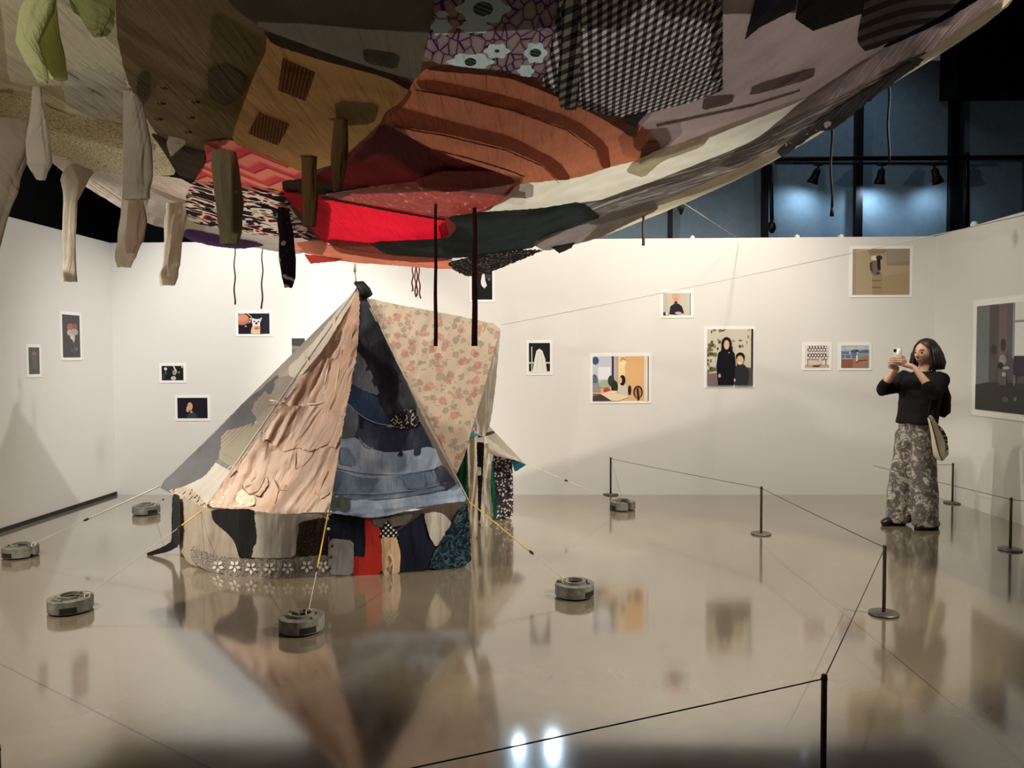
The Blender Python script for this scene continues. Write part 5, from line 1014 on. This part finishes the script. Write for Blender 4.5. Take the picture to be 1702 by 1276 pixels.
# ---- trousers
bm = bmesh.new()
rg = [ell(bm, L(-.012, 0, z), ra, rb, 32) for z, ra, rb in ((.93, .100, .14), (.88, .108, .145), (.80, .112, .15), (.72, .10, .14))]; skin_rings(bm, rg)
for sgn, ca in ((1, -.012), (-1, .045)):
    pts = [L(ca*.3-.01, sgn*.065, .82), L(ca*.55-.01, sgn*.08, .62), L(ca*.8, sgn*.09, .42), L(ca, sgn*.10, .22), L(ca, sgn*.105, .06), L(ca, sgn*.105, .025)]
    rs = [(.100, .09), (.108, .09), (.114, .094), (.118, .097), (.116, .098), (.115, .097)]
    rg = []
    for p, (ra, rb) in zip(pts, rs): rg.append(ell(bm, p, ra, rb, 28))
    skin_rings(bm, rg[::-1])
tr = link('trousers', bm, M_TROU, woman); remesh(tr, .011, 3, .5)
tx = bpy.data.textures.new('trouser_folds', 'CLOUDS'); tx.noise_scale = .14; dm = tr.modifiers.new('folds', 'DISPLACE'); dm.texture = tx; dm.strength = .02; dm.mid_level = .5; dm.texture_coords = 'GLOBAL'
for sgn, ca in ((1, -.03), (-1, .085)):
    bm = bmesh.new(); rg = []
    for a, z, rb, h in ((-.115, .035, .022, .03), (-.10, .04, .036, .036), (-.04, .045, .040, .040), (.04, .042, .044, .038), (.09, .036, .045, .032), (.125, .03, .036, .024), (.145, .026, .018, .014)):
        c_ = L(ca+a, sgn*.115+.006*math.copysign(1, sgn), z); rg.append([bm.verts.new(c_+LF*rb*math.cos(t)+Vector((0, 0, max(-z+.006, h*math.sin(t))))) for t in [2*math.pi*k/16 for k in range(16)]])
    skin_rings(bm, rg); bmesh.ops.recalc_face_normals(bm, faces=bm.faces); sh_ = link('shoe', bm, M_SHOE, woman)
    bm = bmesh.new(); extrude_outline(bm, [tuple((L(ca+.012+.14*math.cos(t), sgn*.115+(.046 if math.cos(t) > 0 else .04)*math.sin(t), 0))[:2]) for t in [2*math.pi*k/24 for k in range(24)]], 0, .014); LOC[sh_.name] = LOC[woman.name]; link('sole', bm, M_BLACK, sh_)
# phone in her hands
M_PHONE = plain('silver_phone_shell', (206, 210, 208), .3, .2); M_SCREEN = plain('phone_screen_glass', (24, 26, 28), .1)
ph = empty('phone', PC, 'silver smartphone held upright in both hands of the woman', 'phone'); ang = math.atan2(PW.y, PW.x)
bm = bmesh.new(); box(bm, PC, (.072, .008, .150), ang); bmesh.ops.bevel(bm, geom=bm.edges[:], offset=.003, segments=2, affect='EDGES'); link('shell', bm, M_PHONE, ph)
bm = bmesh.new(); box(bm, PC-PN*.0045, (.066, .001, .144), ang); link('screen', bm, M_SCREEN, ph, smooth=False)
bm = bmesh.new(); box(bm, PP(-.018, .0048, .055), (.024, .002, .026), ang); link('camera_bump', bm, M_SCREEN, ph, smooth=False)
# tote bag hanging behind her near elbow
M_CANVAS = NB('cream_canvas'); b = M_CANVAS; M_CANVAS = b.finish(b.mix(b.noise(b.uv(obj=True), 40, 3), (222, 212, 184), (232, 224, 198)), .85, 0, .15, nrm=b.bump(b.noise(b.uv(obj=True), 300, 2), .001))
BGD = 6.42
def BP(u, v, d=0): return V3(u, v, BGD+d)
bag = empty('tote_bag', BP(1558, 764), 'cream canvas tote bag with black lettering hanging behind the woman', 'bag')
left = [(1541, 692), (1544, 705), (1547, 722), (1549, 740), (1551, 756), (1556, 763), (1564, 765)]; mid = [(1544, 690), (1548, 703), (1553, 722), (1557, 740), (1561, 754), (1564, 761), (1565.5, 765)]; right = [(1549, 690), (1556, 702), (1566, 712), (1573, 726), (1576, 742), (1577, 755), (1567, 765)]
def strip(name, A_, B_, dA, dB, mat, par, n=6):
    vs = []; fs = []
    for (a, q) in zip(A_, B_):
        p0, p1 = BP(*a, dA), BP(*q, dB)
        for k in range(n+1): t = k/n; vs.append(p0.lerp(p1, t)+Vector((0, -.012*math.sin(math.pi*t), 0)))
    for i in range(len(A_)-1):
        for k in range(n): fs.append((i*(n+1)+k, i*(n+1)+k+1, (i+1)*(n+1)+k+1, (i+1)*(n+1)+k))
    o = link(name, (vs, fs), mat, par); s = o.modifiers.new('thick', 'SOLIDIFY'); s.thickness = .003; s.offset = 0; return o
strip('side_panel', left, mid, .03, -.03, M_CANVAS, bag); front = strip('front_panel', mid, right, -.03, .06, M_CANVAS, bag); strip('back_panel', left, right, .03, .07, M_CANVAS, bag)
bm = bmesh.new(); tube(bm, [BP(u, v, -.034) for u, v in mid], .003, 6); link('piping', bm, M_BLKMETAL, bag)
M_INK = plain('black_print', (30, 26, 22), .8)
def ink(name, poly):
    # lettering lies on the front panel
    P_ = []
    for (u, v) in poly:
        um = np.interp(v, [p[1] for p in mid], [p[0] for p in mid]); ur = np.interp(v, [p[1] for p in right], [p[0] for p in right]); t = (u-um)/max(1, ur-um)
        P_.append(BP(u, v, -.03+.09*t)+Vector((-.004, -.012*math.sin(math.pi*min(1, max(0, t)))-.010, 0)))
    link(name, (P_, [list(range(len(P_)))]), M_INK, front, smooth=False)
ink('printed_block', [(1558, 708), (1562, 708), (1567, 713), (1573, 723), (1566, 723)])
ink('printed_letter', [(1566.5, 725), (1574, 724.6), (1574.8, 731), (1571, 731), (1571, 730), (1568, 729.5)]); ink('printed_letter', [(1569, 732), (1575, 732), (1575, 735.6), (1570, 735.6)])
ink('printed_letter', [(1570, 736), (1571, 736), (1571, 740), (1575.6, 740), (1575.6, 741.4), (1570, 741.4)]); ink('printed_letter', [(1572.4, 735.6), (1573.4, 735.6), (1573.4, 740), (1572.4, 740)])
ink('printed_letter', [(1570.5, 743), (1576, 742), (1576, 748), (1573, 746), (1571.6, 749), (1572.4, 754), (1575, 756), (1571.5, 758), (1570, 752)])
bm = bmesh.new(); tube(bm, [BP(1542, 694, .0), BP(1546, 672, -.02), BP(1551, 650, -.03), BP(1556, 634, -.02), BP(1560, 628, .03)], .007, 6)
tube(bm, [BP(1550, 692, .02), BP(1552, 680, .02)], .007, 6); link('strap', bm, plain('black_strap', (20, 19, 19), .8), bag)
